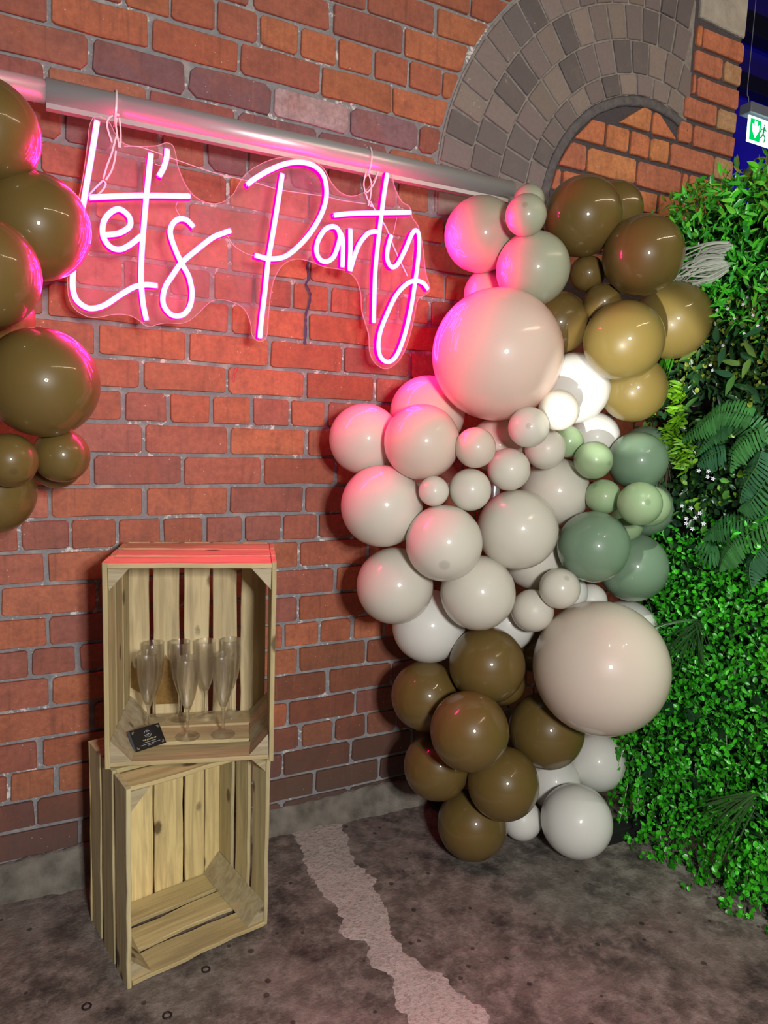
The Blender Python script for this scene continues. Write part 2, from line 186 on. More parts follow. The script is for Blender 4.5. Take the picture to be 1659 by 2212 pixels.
def catmull(p, n=6, closed=False):
    p = [Vector(q) for q in p]; out = []
    m = len(p)
    rngk = range(m if closed else m-1)
    for i in rngk:
        if closed: a, b, c, d = p[(i-1)%m], p[i], p[(i+1)%m], p[(i+2)%m]
        else: a, b, c, d = p[max(i-1,0)], p[i], p[i+1], p[min(i+2,m-1)]
        for k in range(n):
            t = k/n
            out.append(.5*((2*b)+(c-a)*t+(2*a-5*b+4*c-d)*t*t+(3*b-a-3*c+d)*t**3))
    if not closed: out.append(p[-1])
    return out
def sweep(path, prof, up=Vector((0, -1, 0)), closed_prof=True, round_ends=0, scale=None):
    """prof: list of (a, b): a along side vector, b along up"""
    v, f = [], []; n = len(prof); m = len(path)
    for i, p in enumerate(path):
        t = (path[min(i+1, m-1)] - path[max(i-1, 0)]); t = t.normalized() if t.length > 1e-9 else Vector((1, 0, 0))
        u = up - t*up.dot(t)
        u = u.normalized() if u.length > 1e-4 else t.orthogonal().normalized()
        s = t.cross(u); k = scale[i] if scale else 1
        v += [p + s*a*k + u*b*k for a, b in prof]
    for i in range(m-1):
        for j in range(n if closed_prof else n-1):
            j2 = (j+1) % n
            f.append((i*n+j, i*n+j2, (i+1)*n+j2, (i+1)*n+j))
    if closed_prof:
        f.append(tuple(reversed(range(n)))); f.append(tuple(range((m-1)*n, m*n)))
    return v, f
def circ(r, n=8, ph=0): return [(r*math.cos(2*PI*i/n+ph), r*math.sin(2*PI*i/n+ph)) for i in range(n)]
def merge(parts):
    V, F = [], []
    for v, f in parts:
        k = len(V); V += list(v); F += [tuple(i+k for i in q) for q in f]
    return V, F
def lathe(prof, n=32, cap=False):
    v, f = [], []
    for r, z in prof: v += [(r*math.cos(2*PI*i/n), r*math.sin(2*PI*i/n), z) for i in range(n)]
    for k in range(len(prof)-1):
        for i in range(n):
            j = (i+1) % n
            f.append((k*n+i, k*n+j, (k+1)*n+j, (k+1)*n+i))
    if cap:
        f.append(tuple(reversed(range(n)))); f.append(tuple(range((len(prof)-1)*n, len(prof)*n)))
    return v, f

# ---------------------------------------------------------------- materials
class NT:
    def __init__(s, name):
        s.m = bpy.data.materials.new(name); s.m.use_nodes = True; s.t = s.m.node_tree
        s.p = s.t.nodes['Principled BSDF']; s.out = s.t.nodes['Material Output']
    def n(s, typ, **kw):
        x = s.t.nodes.new(typ)
        for k, v in kw.items():
            if k.startswith('i_'):
                x.inputs[k[2:].replace('_', ' ')].default_value = v
            else: setattr(x, k, v)
        return x
    def l(s, a, b): s.t.links.new(a, b)
    def mix(s, fac, a, b, blend='MIX'):
        x = s.t.nodes.new('ShaderNodeMix'); x.data_type = 'RGBA'; x.blend_type = blend
        for i, q in ((0, fac), (6, a), (7, b)):
            if isinstance(q, (int, float)): x.inputs[i].default_value = q
            elif isinstance(q, tuple): x.inputs[i].default_value = (*q[:3], 1)
            else: s.l(q, x.inputs[i])
        return x.outputs[2]
    def noise(s, vec, scale, detail=3, rough=.55, dist=0):
        x = s.n('ShaderNodeTexNoise'); x.inputs['Scale'].default_value = scale; x.inputs['Detail'].default_value = detail
        x.inputs['Roughness'].default_value = rough; x.inputs['Distortion'].default_value = dist
        if vec is not None: s.l(vec, x.inputs['Vector'])
        return x.outputs['Fac']
    def ramp(s, fac, a, b, ca=(0, 0, 0), cb=(1, 1, 1)):
        x = s.n('ShaderNodeValToRGB'); e = x.color_ramp.elements
        e[0].position = a; e[1].position = b; e[0].color = (*ca, 1); e[1].color = (*cb, 1)
        s.l(fac, x.inputs[0]); return x.outputs[0]
    def math(s, op, a, b=None, clamp=False):
        x = s.n('ShaderNodeMath', operation=op); x.use_clamp = clamp
        for i, q in enumerate((a, b)):
            if q is None: continue
            if isinstance(q, (int, float)): x.inputs[i].default_value = q
            else: s.l(q, x.inputs[i])
        return x.outputs[0]
    def bump(s, h, strength=.3, dist=.004):
        x = s.n('ShaderNodeBump'); x.inputs['Strength'].default_value = strength; x.inputs['Distance'].default_value = dist
        s.l(h, x.inputs['Height']); s.l(x.outputs[0], s.p.inputs['Normal'])
    def pos(s): return s.n('ShaderNodeNewGeometry').outputs['Position']
    def obj(s): return s.n('ShaderNodeTexCoord').outputs['Object']
    def col(s): return s.n('ShaderNodeVertexColor', layer_name='Col').outputs[0]
    def base(s, c):
        if isinstance(c, tuple): s.p.inputs['Base Color'].default_value = (*c[:3], 1)
        else: s.l(c, s.p.inputs['Base Color'])
        return s
    def set(s, rough=.5, spec=.5, metal=0, coat=0, coatr=.05):
        s.p.inputs['Roughness'].default_value = rough; s.p.inputs['Specular IOR Level'].default_value = spec
        s.p.inputs['Metallic'].default_value = metal; s.p.inputs['Coat Weight'].default_value = coat
        s.p.inputs['Coat Roughness'].default_value = coatr; return s
def srgb(r, g, b):
    f = lambda c: (c/255/12.92 if c <= 10 else ((c/255+.055)/1.055)**2.4)
    return (f(r), f(g), f(b))
def plain(name, c, rough=.5, spec=.5, metal=0, coat=0):
    t = NT(name); t.base(c).set(rough, spec, metal, coat); return t.m
def emitter(name, c, s):
    t = NT(name); e = t.n('ShaderNodeEmission'); e.inputs[0].default_value = (*c, 1); e.inputs[1].default_value = s
    t.l(e.outputs[0], t.out.inputs[0]); return t.m

def mat_brick():
    t = NT('brick'); P = t.pos(); c = t.col()
    n1 = t.noise(P, 16, 4, .6); n2 = t.noise(P, 70, 4, .65); n3 = t.noise(P, 6.5, 3)
    c = t.mix(t.math('MULTIPLY', t.ramp(n1, .46, .72), .7), c, t.mix(.55, c, (.10, .038, .034)))         # dark firing patches
    c = t.mix(t.math('MULTIPLY', t.ramp(n3, .5, .75), .45), c, (.44, .125, .060))
    c = t.mix(t.math('MULTIPLY', t.ramp(n2, .35, .75), .45), c, (.13, .048, .038), 'MIX')
    # vertical runs and scrapes
    mp = t.n('ShaderNodeMapping'); mp.inputs['Scale'].default_value = (60, 60, 5); t.l(P, mp.inputs[0])
    st = t.noise(mp.outputs[0], 1.0, 4, .6)
    c = t.mix(t.math('MULTIPLY', t.ramp(st, .56, .72), .38), c, (.11, .055, .048))
    c = t.mix(t.math('MULTIPLY', t.ramp(st, .26, .38, (1, 1, 1), (0, 0, 0)), .35), c, (.52, .20, .11))
    # sooty drift low on the wall
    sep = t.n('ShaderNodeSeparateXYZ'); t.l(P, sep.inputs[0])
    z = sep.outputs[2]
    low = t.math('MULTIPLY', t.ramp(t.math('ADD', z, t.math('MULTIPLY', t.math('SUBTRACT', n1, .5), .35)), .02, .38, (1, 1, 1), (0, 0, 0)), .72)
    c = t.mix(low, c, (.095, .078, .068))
    v = t.n('ShaderNodeTexVoronoi'); v.inputs['Scale'].default_value = 55; t.l(P, v.inputs['Vector'])
    fl = t.ramp(t.math('ADD', v.outputs['Distance'], t.math('MULTIPLY', n1, .25)), .16, .19, (1, 1, 1), (0, 0, 0))
    c = t.mix(t.math('MULTIPLY', fl, .8), c, (.72, .62, .58))                   # lime flecks
    t.base(c).set(.62, .35)
    t.bump(t.math('ADD', t.math('MULTIPLY', n2, .7), n1), .35, .004); return t.m
def mat_mortar():
    t = NT('mortar'); P = t.pos()
    n1 = t.noise(P, 95, 4, .7); n2 = t.noise(P, 14, 3); n3 = t.noise(P, 5, 3)
    c = t.mix(n1, (.185, .178, .188), (.40, .388, .405))
    c = t.mix(t.math('MULTIPLY', t.ramp(n2, .55, .72), .8), c, (.52, .50, .48))
    n5 = t.noise(P, 42, 4, .75)
    c = t.mix(t.ramp(t.math('MULTIPLY', n5, t.math('ADD', n3, .5)), .60, .68), c, (.80, .78, .76))   # lime bloom
    sep = t.n('ShaderNodeSeparateXYZ'); t.l(P, sep.inputs[0]); x, z = sep.outputs[0], sep.outputs[2]
    # old brown pointing in the courses above the pole
    band = t.math('MULTIPLY', t.ramp(z, 2.06, 2.10), t.ramp(z, 2.26, 2.30, (1, 1, 1), (0, 0, 0)))
    band = t.math('MULTIPLY', band, t.ramp(x, .12, .2, (1, 1, 1), (0, 0, 0)))
    c = t.mix(band, c, t.mix(n2, (.26, .125, .080), (.38, .20, .12)))
    # near-black cement used for the infill of the arch and the pier
    dx = t.math('SUBTRACT', x, 1.06); dz = t.math('SUBTRACT', z, 2.045)
    r = t.math('SQRT', t.math('ADD', t.math('MULTIPLY', dx, dx), t.math('MULTIPLY', dz, dz)))
    ins = t.math('LESS_THAN', r, .47); pier = t.math('GREATER_THAN', x, 1.205)
    c = t.mix(t.math('MAXIMUM', ins, pier), c, t.mix(n1, (.055, .048, .054), (.13, .115, .125)))
    t.base(c).set(.9, .2); t.bump(t.math('ADD', n1, n2), .6, .006); return t.m
def mat_black_brick():
    t = NT('dark_voussoir'); P = t.pos(); c = t.col()
    n1 = t.noise(P, 18, 4, .6); n2 = t.noise(P, 80, 3)
    c = t.mix(t.math('MULTIPLY', t.ramp(n1, .5, .75), .5), c, (.22, .175, .17))
    c = t.mix(t.math('MULTIPLY', n2, .4), c, (.06, .05, .052))
    n4 = t.noise(P, 9, 4, .7)
    c = t.mix(t.math('MULTIPLY', t.ramp(t.math('MULTIPLY', n4, n2), .36, .42), .6), c, (.4, .37, .36))
    t.base(c).set(.5, .45); t.bump(n1, .25, .003); return t.m
def mat_stone(name, a, b, sc=20):
    t = NT(name); P = t.pos(); n1 = t.noise(P, sc, 5, .65); n2 = t.noise(P, sc*4, 4, .7)
    c = t.mix(t.ramp(n1, .35, .68), a, b); c = t.mix(t.math('MULTIPLY', n2, .5), c, tuple(.4*x for x in a))
    t.base(c).set(.85, .25); t.bump(t.math('ADD', n1, n2), .6, .008); return t.m
def mat_floor():
    t = NT('worn_concrete'); P = t.pos()
    mp = t.n('ShaderNodeMapping'); mp.inputs['Scale'].default_value = (1, 1.6, 1); mp.inputs['Rotation'].default_value = (0, 0, .5); t.l(P, mp.inputs[0])
    n1 = t.noise(mp.outputs[0], 3.2, 6, .66, .3); n2 = t.noise(P, 17, 7, .74); n3 = t.noise(P, 120, 3, .6); n4 = t.noise(P, 6, 6, .68)
    c = t.mix(t.ramp(n1, .38, .64), (.082, .071, .062), (.185, .152, .133))
    c = t.mix(t.math('MULTIPLY', t.ramp(n2, .44, .66), .85), c, (.31, .275, .245))
    c = t.mix(t.math('MULTIPLY', t.ramp(n4, .52, .66), .8), c, (.026, .020, .020))
    v = t.n('ShaderNodeTexVoronoi', feature='DISTANCE_TO_EDGE'); v.inputs['Scale'].default_value = 2.1; t.l(P, v.inputs['Vector'])
    cr = t.math('MULTIPLY', t.ramp(t.math('ADD', v.outputs[0], t.math('MULTIPLY', t.math('SUBTRACT', n2, .5), .05)), .0, .012, (1, 1, 1), (0, 0, 0)), .16)
    c = t.mix(cr, c, (.30, .25, .225))
    v2 = t.n('ShaderNodeTexVoronoi'); v2.inputs['Scale'].default_value = 17; v2.inputs['Randomness'].default_value = 1; t.l(P, v2.inputs['Vector'])
    sp = t.ramp(t.math('ADD', v2.outputs[0], t.math('MULTIPLY', n4, .3)), .24, .27, (1, 1, 1), (0, 0, 0))
    c = t.mix(t.math('MULTIPLY', sp, .7), c, (.010, .007, .007))
    t.base(c).set(.62, .4)
    t.l(t.ramp(n2, .3, .75, (.5, .5, .5), (.85, .85, .85)), t.p.inputs['Roughness'])
    t.bump(t.math('ADD', t.math('MULTIPLY', n2, 1.2), t.math('MULTIPLY', n3, .35)), .55, .010); return t.m
def mat_patch():
    t = NT('bare_screed'); P = t.pos(); n1 = t.noise(P, 22, 5, .7); n2 = t.noise(P, 90, 4, .7); n3 = t.noise(P, 7, 4)
    c = t.mix(n1, (.30, .272, .25), (.62, .57, .535)); c = t.mix(t.math('MULTIPLY', t.ramp(n2, .5, .68), .7), c, (.20, .165, .15))
    c = t.mix(t.math('MULTIPLY', t.ramp(n3, .5, .7), .3), c, (.24, .20, .185))
    t.base(c).set(.9, .2); t.bump(t.math('ADD', n1, n2), .7, .006); return t.m
def mat_wood():
    t = NT('crate_pine'); oc = t.obj(); oi = t.n('ShaderNodeObjectInfo'); rnd = oi.outputs['Random']
    off = t.n('ShaderNodeCombineXYZ'); t.l(t.math('MULTIPLY', rnd, 37.0), off.inputs[0]); t.l(t.math('MULTIPLY', rnd, 91.0), off.inputs[1])
    ad = t.n('ShaderNodeVectorMath', operation='ADD'); t.l(oc, ad.inputs[0]); t.l(off.outputs[0], ad.inputs[1])
    mp = t.n('ShaderNodeMapping'); mp.inputs['Scale'].default_value = (3.2, 60, 60); t.l(ad.outputs[0], mp.inputs[0])
    mp2 = t.n('ShaderNodeMapping'); mp2.inputs['Scale'].default_value = (2.2, 9, 9); t.l(ad.outputs[0], mp2.inputs[0])
    g = t.noise(mp.outputs[0], 1.0, 4, .6, .6); b = t.noise(mp2.outputs[0], 1.6, 4, .6, .5); fine = t.noise(ad.outputs[0], 160, 3)
    c = t.n('ShaderNodeVertexColor', layer_name='Col').outputs[0]
    dark = t.mix(.5, c, (.20, .125, .055))
    c = t.mix(t.math('MULTIPLY', t.ramp(g, .42, .62), .75), c, dark)
    c = t.mix(t.math('MULTIPLY', t.ramp(b, .50, .70), .65), c, t.mix(.5, c, (.22, .175, .105)))
    c = t.mix(t.math('MULTIPLY', t.ramp(b, .30, .42, (1, 1, 1), (0, 0, 0)), .5), c, (.62, .46, .22))
    # knots
    mk_ = t.n('ShaderNodeMapping'); mk_.inputs['Scale'].default_value = (6.5, 12, 12); t.l(ad.outputs[0], mk_.inputs[0])
    v = t.n('ShaderNodeTexVoronoi'); v.inputs['Scale'].default_value = 1; t.l(mk_.outputs[0], v.inputs['Vector'])
    kn = t.ramp(t.math('ADD', v.outputs[0], t.math('MULTIPLY', fine, .05)), .13, .19, (1, 1, 1), (0, 0, 0))
    c = t.mix(t.math('MULTIPLY', kn, .8), c, (.07, .035, .014))
    t.base(c).set(.68, .3); t.bump(t.math('ADD', g, t.math('MULTIPLY', fine, .4)), .35, .002); return t.m
def mat_balloon(name, c, spot=False):
    t = NT('latex_'+name); cc = c
    if spot:
        oc = t.n('ShaderNodeTexCoord').outputs['Object']; sep = t.n('ShaderNodeSeparateXYZ'); t.l(oc, sep.inputs[0])
        nrm = t.n('ShaderNodeVectorMath', operation='NORMALIZE'); t.l(oc, nrm.inputs[0]); s2 = t.n('ShaderNodeSeparateXYZ'); t.l(nrm.outputs[0], s2.inputs[0])
        k = t.math('MULTIPLY', t.ramp(s2.outputs[2], .986, .995), .32)
        cc = t.mix(k, c, tuple(.30*x for x in c))
    t.base(cc).set(.40, .30, 0, .80, .014)
    tl = t.n('ShaderNodeBsdfTranslucent')                                        # thin latex lets light through into the balloon
    if isinstance(cc, tuple): tl.inputs[0].default_value = (*cc, 1)
    else: t.l(cc, tl.inputs[0])
    mx = t.n('ShaderNodeMixShader'); mx.inputs[0].default_value = .10 if name in ('brown', 'lit_brown', 'eucalyptus') else .18
    t.l(t.p.outputs[0], mx.inputs[1]); t.l(tl.outputs[0], mx.inputs[2]); t.l(mx.outputs[0], t.out.inputs[0])
    return t.m
def mat_leaf(name, rough=.34, trans=.25):
    t = NT(name); c = t.col(); n = t.noise(t.pos(), 60, 2)
    c2 = t.mix(t.math('MULTIPLY', n, .35), c, t.mix(.6, c, (.01, .02, .005)))
    t.base(c2).set(rough, .5)
    tr = t.n('ShaderNodeBsdfTranslucent'); t.l(c2, tr.inputs[0])
    mx = t.n('ShaderNodeMixShader'); mx.inputs[0].default_value = trans
    t.l(t.p.outputs[0], mx.inputs[1]); t.l(tr.outputs[0], mx.inputs[2]); t.l(mx.outputs[0], t.out.inputs[0]); return t.m
def mat_clear(name, tint, gloss=.5, edge=.55, haze=0, rough=.03):
    t = NT(name); lw = t.n('ShaderNodeLayerWeight'); lw.inputs[0].default_value = .35
    tr = t.n('ShaderNodeBsdfTransparent'); g = t.n('ShaderNodeBsdfGlossy'); g.inputs['Roughness'].default_value = rough
    t.l(t.mix(t.math('POWER', lw.outputs['Facing'], 5.0), tint, tuple(edge*x for x in tint)), tr.inputs[0])
    mx = t.n('ShaderNodeMixShader'); t.l(t.math('ADD', t.math('MULTIPLY', t.math('POWER', lw.outputs['Facing'], 4.0), gloss, True), .035), mx.inputs[0])
    t.l(tr.outputs[0], mx.inputs[1]); t.l(g.outputs[0], mx.inputs[2]); last = mx
    if haze:                                                                     # fine dust and scratches on the sheet, tinted pink to add neon glow
        d = t.n('ShaderNodeBsdfDiffuse'); d.inputs[0].default_value = (.9, .82, .88, 1); tl = t.n('ShaderNodeBsdfTranslucent'); tl.inputs[0].default_value = (.9, .82, .88, 1)
        hz = t.n('ShaderNodeMixShader'); hz.inputs[0].default_value = .5; t.l(d.outputs[0], hz.inputs[1]); t.l(tl.outputs[0], hz.inputs[2])
        last = t.n('ShaderNodeMixShader'); t.l(t.math('MULTIPLY', t.ramp(t.noise(t.pos(), 9, 4, .65), .3, .75, (.5, .5, .5), (1.4, 1.4, 1.4)), haze), last.inputs[0])
        t.l(mx.outputs[0], last.inputs[1]); t.l(hz.outputs[0], last.inputs[2])
    t.l(last.outputs[0], t.out.inputs[0]); return t.m
def mat_metal(name, c, rough):
    t = NT(name); n = t.noise(t.pos(), 240, 2); t.base(c).set(rough, .5, 1.0); t.bump(n, .04, .001); return t.m

M_brick = mat_brick(); M_mortar = mat_mortar(); M_black = mat_black_brick()
M_plinth = mat_stone('rough_plinth', (.13, .12, .10), (.34, .315, .265), 18); M_stone = mat_stone('pale_stone', (.45, .41, .35), (.66, .61, .54), 16)
M_fillet = mat_stone('cement_fillet', (.15, .14, .145), (.26, .245, .25), 40)
M_floor = mat_floor(); M_patch = mat_patch(); M_wood = mat_wood()
M_alu = plain('satin_aluminium', (.52, .52, .54), .34, .6, .4); M_blackm = plain('black_powder_coat', (.008, .008, .009), .5)

# ---------------------------------------------------------------- setting: floor, walls, arch, pier
v, f = box(-3.2, 6.5, -5.2, 5.0, -.12, 0)
floor = mk('floor', v, f, M_floor); tag(floor, kind='structure', label='dark worn concrete floor with cracks and stains')
# bare strip where the dark screed has come away: thin, ragged slab on the floor
def resample(p, n):
    p = catmull([(a, b, 0) for a, b in p], 10); d = [0]
    for a, b in zip(p[:-1], p[1:]): d.append(d[-1]+(b-a).length)
    out = []; k = 0
    for i in range(n):
        t = d[-1]*i/(n-1)
        while k < len(p)-2 and d[k+1] < t: k += 1
        q = p[k].lerp(p[k+1], (t-d[k])/max(1e-6, d[k+1]-d[k])); out.append(q)
    return out
def ragged(p, n=170):
    q = resample(p, n); out = []; w_ = 0
    for i, s in enumerate(q):
        w_ = .7*w_ + random.uniform(-.0055, .0055)
        out.append((s.x + w_ + .003*math.sin(i*.61), s.y))
    return out
L = ragged(PATCH_L); R = ragged(PATCH_R); m_ = 170
v, f = [], []
for i in range(m_):
    for k in range(7):
        t_ = k/6; x = L[i][0]*(1-t_)+R[i][0]*t_; y = L[i][1]*(1-t_)+R[i][1]*t_
        edge = k in (0, 6)
        v.append((x, y, .0005 if edge else .0022))
for i in range(m_-1):
    for k in range(6): a = i*7+k; f.append((a, a+1, a+8, a+7))
mk('worn_patch', v, f, M_patch, floor, True)

wall = empty('wall_back'); tag(wall, kind='structure', label='old red brick wall in garden wall bond')
v, f = box(-1.75, 1.522, .0085, .42, -.02, 3.25)
mk('mortar', v, f, M_mortar, wall)

def chamfer(poly, rad):
    out = []; n = len(poly)
    for i in range(n):
        p = Vector(poly[i]); a = Vector(poly[i-1]); b = Vector(poly[(i+1) % n])
        r = min(rad*(.5+random.random()), (a-p).length*.3, (b-p).length*.3)
        out.append(p+(a-p).normalized()*r); out.append(p+(b-p).normalized()*r)
    return out
def brick_mesh(poly, proud=0.0, back=.012, bev=.0022, rad=.006, jit=.0012):
    """poly: outline in (x, z), counter-clockwise seen from -y"""
    out = chamfer(poly, rad); q = []
    n0 = len(out)
    for i in range(n0):
        a = out[i]; b = out[(i+1) % n0]; q.append(a)
        if (b-a).length > .07: q.append((a+b)/2)
    q = [Vector((p.x+random.uniform(-jit, jit), p.y+random.uniform(-jit, jit))) for p in q]
    n = len(q); c = sum(q, Vector((0, 0)))/n
    tx, tz = random.uniform(-.012, .012), random.uniform(-.02, .02)
    v, f = [], []
    for k, (ins, y) in enumerate(((bev, -proud), (0, -proud+bev), (0, back))):
        for p in q:
            d = (c-p); s = p + d.normalized()*ins
            v.append((s.x, y + (tx*(p.x-c.x)+tz*(p.y-c.y) if k < 2 else 0), s.y))
    f.append(tuple(range(n)))
    for k in range(2):
        for i in range(n):
            j = (i+1) % n; f.append((k*n+i, (k+1)*n+i, (k+1)*n+j, k*n+j))
    return v, f
RED = [(0.47, 0.151, 0.076), (0.504, 0.173, 0.081), (0.426, 0.131, 0.071), (0.448, 0.147, 0.094), (0.515, 0.169, 0.081), (0.414, 0.143, 0.101), (0.482, 0.16, 0.086), (0.381, 0.134, 0.099)]
def bcol():
    c = np.array(random.choice(RED))*random.uniform(.85, 1.15); return c
FLZ = 1.285
BED = {-17: -1.478, -16: -1.392, -15: -1.306, -14: -1.219, -13: -1.131, -12: -1.044, -11: -.955, -10: -.866, -9: -.776, -8: -.687, -7: -.603, -6: -.517, -5: -.430, -4: -.346, -3: -.258, -2: -.171, -1: -.087,
       0: 0, 1: .086, 2: .174, 3: .260, 4: .345, 5: .432, 6: .518, 7: .604, 8: .685, 9: .772, 10: .858, 11: .943, 12: 1.026, 13: 1.111, 14: 1.193, 15: 1.272}
OFF = {-17: .14, -16: .252, -15: .13, -14: .021, -13: -.193, -12: -.244, -11: -.386, -10: -.488, -9: -.571, -8: -.508, -7: -.621, -6: -.503, -5: -.434, -4: -.265, -3: -.383, -2: -.272, -1: -.435, 0: -.5, 1: -.633,
       2: -.501, 3: -.572, 4: -.277, 5: -.153, 6: -.277, 7: -.206, 8: -.273, 9: -.172, 10: -.305, 11: -.145, 12: -.318, 13: -.208, 14: -.32}
HDR = (-17, -13, -9, -5, -1, 3, 7, 11)
AX, AZ = 1.06, 2.045
PITCH = .2355
cand = []
for b in range(-17, 15):
    z1 = FLZ-BED[b]-.0055; z0 = FLZ-BED[b+1]+.0055; zc = (z0+z1)/2
    p = PITCH/2 if b in HDR else PITCH
    k0 = math.floor((-1.74-OFF[b])/p); x = OFF[b]+k0*p
    jit = {}
    k = 0
    while x < 1.53:
        gl_ = .0048+random.random()*.002
        xa, xb = x+gl_+random.uniform(-.002, .002), x+p-gl_+random.uniform(-.002, .002)
        x += p
        xa = max(xa, -1.74)
        if xb-xa < .02: continue
        poly = None
        def lim(z):
            d2 = .908**2-(z-AZ)**2
            return AX-math.sqrt(d2) if (z > AZ-.01 and d2 > 0) else (1e9 if z > AZ else (.60 if z > 1.72 else 1.52))
        l0, l1 = lim(z0), lim(z1)
        if xa > min(l0, l1)-.02: continue
        if xb > min(l0, l1):
            xr0, xr1 = min(xb, l0-.006), min(xb, l1-.006)
            if xr0-xa < .012 or xr1-xa < .012: continue
            poly = [(xa, z0), (xr0, z0), (xr1, z1), (xa, z1)]
        else: poly = [(xa, z0), (xb, z0), (xb, z1), (xa, z1)]
        cand.append((poly, xa, zc, b))
def key(c):
    _, xa, zc, b = c
    hid = 0
    if xa < -1.2: hid += 5
    if xa > .36: hid += 5 + xa
    if zc > 2.28 + .3*(xa+1.1)*.9 and xa < 0: hid += 3*(zc-2.28)
    if xa > .10 and zc < 2.0: hid += 2
    if xa > -.1 and zc < 1.4: hid += 1+xa
    if -.87 < xa < -.62 and zc < .95: hid += .8
    return hid
cand.sort(key=key)
far = []
for i, (poly, xa, zc, b) in enumerate(cand):
    rough = .012 if -12 < b < -8 else .006
    bv, bf = brick_mesh(poly, proud=random.uniform(-.001, .002), rad=rough, jit=.0018 if b > -9 or b < -12 else .0028)
    c = bcol()
    if -12 < b < -8 and xa < .05: c = np.array(random.choice([(.30, .115, .10), (.36, .14, .095), (.22, .12, .13), (.40, .17, .10)]))
    if b == -11 and -.49 < xa < -.37: c = np.array((.52, .42, .44))
    if b == -11 and -.37 < xa < -.0: c = np.array((.27, .165, .19))
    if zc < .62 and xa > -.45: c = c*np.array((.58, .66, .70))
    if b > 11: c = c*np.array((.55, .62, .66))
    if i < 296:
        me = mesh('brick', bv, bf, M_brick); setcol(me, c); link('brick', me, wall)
    else: far.append((bv, bf, c))
V, F = merge([(a, b_) for a, b_, _ in far]); me = mesh('bricks_beyond', V, F, M_brick)
setcol(me, np.concatenate([np.tile(c, (len(a), 1)) for a, _, c in far])); tag(link('brickwork', me, wall), kind='stuff')

# paint runs on the brickwork under the sign
def run(name, pts, wd, c):
    path = catmull([(x, -.0042, z) for x, z in pts], 5)
    sc = [random.uniform(.5, 1.2) for _ in path]; sc[0] = sc[-1] = .2
    v, f = sweep(path, [(-wd, 0), (0, .0008), (wd, 0)], closed_prof=False, scale=sc); mk(name, v, f, plain(name, c, .5), wall, True)
run('blue_paint_run', DRIP, .0042, (.050, .030, .10)); run('red_paint_mark', REDM, .0032, (.55, .02, .06))

# arch of dark voussoirs, four rings
arch = empty('trim_1', (0, 0, 0)); tag(arch, kind='structure', label='arch of four rings of dark engineering bricks in the wall')
RAD = [.490, .562, .672, .787, .900]
for k in range(4):
    r0, r1 = RAD[k]+.003, RAD[k+1]-.003
    n = int(round(PI*(r0+r1)/2/.083)); ph = random.random()*.02
    for i in range(-1, n):
        a0 = PI - PI*(i+.02)/n - ph; a1 = PI - PI*(i+1-.02)/n - ph
        if i == -1: a0 = a0 - (a0-a1)*.1
        g = .0025/r0
        pt = lambda r, a: (AX+r*math.cos(a), AZ+r*math.sin(a))
        xm = AX+(r0+r1)/2*math.cos((a0+a1)/2); zm = AZ+(r0+r1)/2*math.sin((a0+a1)/2)
        xl = 1.255 if zm > 2.56 else 1.205
        if xm > xl-.012 or zm > 3.2: continue
        poly = [pt(r0, a0-g), pt(r0, a1+g), pt(r1, a1+g), pt(r1, a0-g)]
        poly = [(min(x, xl), z) for x, z in poly]
        bv, bf = brick_mesh(poly, proud=random.uniform(-.0005, .002), rad=.003, jit=.001)
        me = mesh('brick', bv, bf, M_black)
        c = np.array(random.choice([(.225, .180, .182), (.185, .152, .156), (.25, .200, .19), (.28, .225, .20), (.145, .125, .13)]))*random.uniform(.85, 1.2)
        setcol(me, c); link('brick', me, arch)
# joint bed of the arch: grey ring slab just behind the faces
v, f = [], []
NS = 60
for i in range(NS+1):
    a = PI*1.02 - PI*.85*i/NS
    for r in (RAD[0]-.002, RAD[4]+.004):
        x, z = AX+r*math.cos(a), AZ+r*math.sin(a); x = min(x, 1.25)
        v += [(x, .0042, z), (x, .02, z)]
for i in range(NS):
    a = i*4; f += [(a, a+2, a+6, a+4), (a, a+4, a+5, a+1), (a+2, a+3, a+7, a+6)]
mk('mortar_bed', v, f, mat_stone('pale_joint', (.30, .27, .25), (.50, .46, .43), 40), arch)
# cement fillet under the arch, round the infill
prof = [(-.018, 0), (-.012, .006), (.012, .006), (.018, 0), (.012, -.010), (-.012, -.010)]
path = [Vector((AX+.472*math.cos(a), .004, AZ+.472*math.sin(a))) for a in np.linspace(PI*1.03, PI*.36, 50)]
v, f = sweep(path, prof); v = [p+Vector((random.uniform(-.002, .002), random.uniform(-.001, .001), random.uniform(-.002, .002))) for p in v]
mk('mortar_fillet', v, f, M_fillet, arch, True)

# infill of the arch and the pier at the end of the wall
pier = empty('wall_right'); tag(pier, kind='structure', label='orange brick infill and pier with deep dark joints at the wall end')
PB = [-1.568, -1.483, -1.393, -1.308, -1.218, -1.127, -1.033, -.932, -.845, -.76, -.675, -.59]
PP = {0: [1.26, 1.297, 1.531], 1: [1.26, 1.425, 1.528], 2: [1.258, 1.285, 1.527], 3: [1.225, 1.412, 1.526], 4: [.90, 1.067, 1.205, 1.286, 1.526], 5: [.70, .846, .966, 1.067, 1.174, 1.417, 1.526],
      6: [.62, .77, 1.01, 1.247, 1.283, 1.526], 7: [.59, .66, .893, 1.13, 1.365, 1.526], 8: [.59, .77, 1.01, 1.247, 1.526], 9: [.60, .66, .893, 1.13, 1.365, 1.526], 10: [.60, .77, 1.01, 1.247, 1.526]}
OR = [(.74, .27, .105), (.68, .225, .11), (.78, .31, .12), (.62, .21, .115), (.72, .24, .105)]
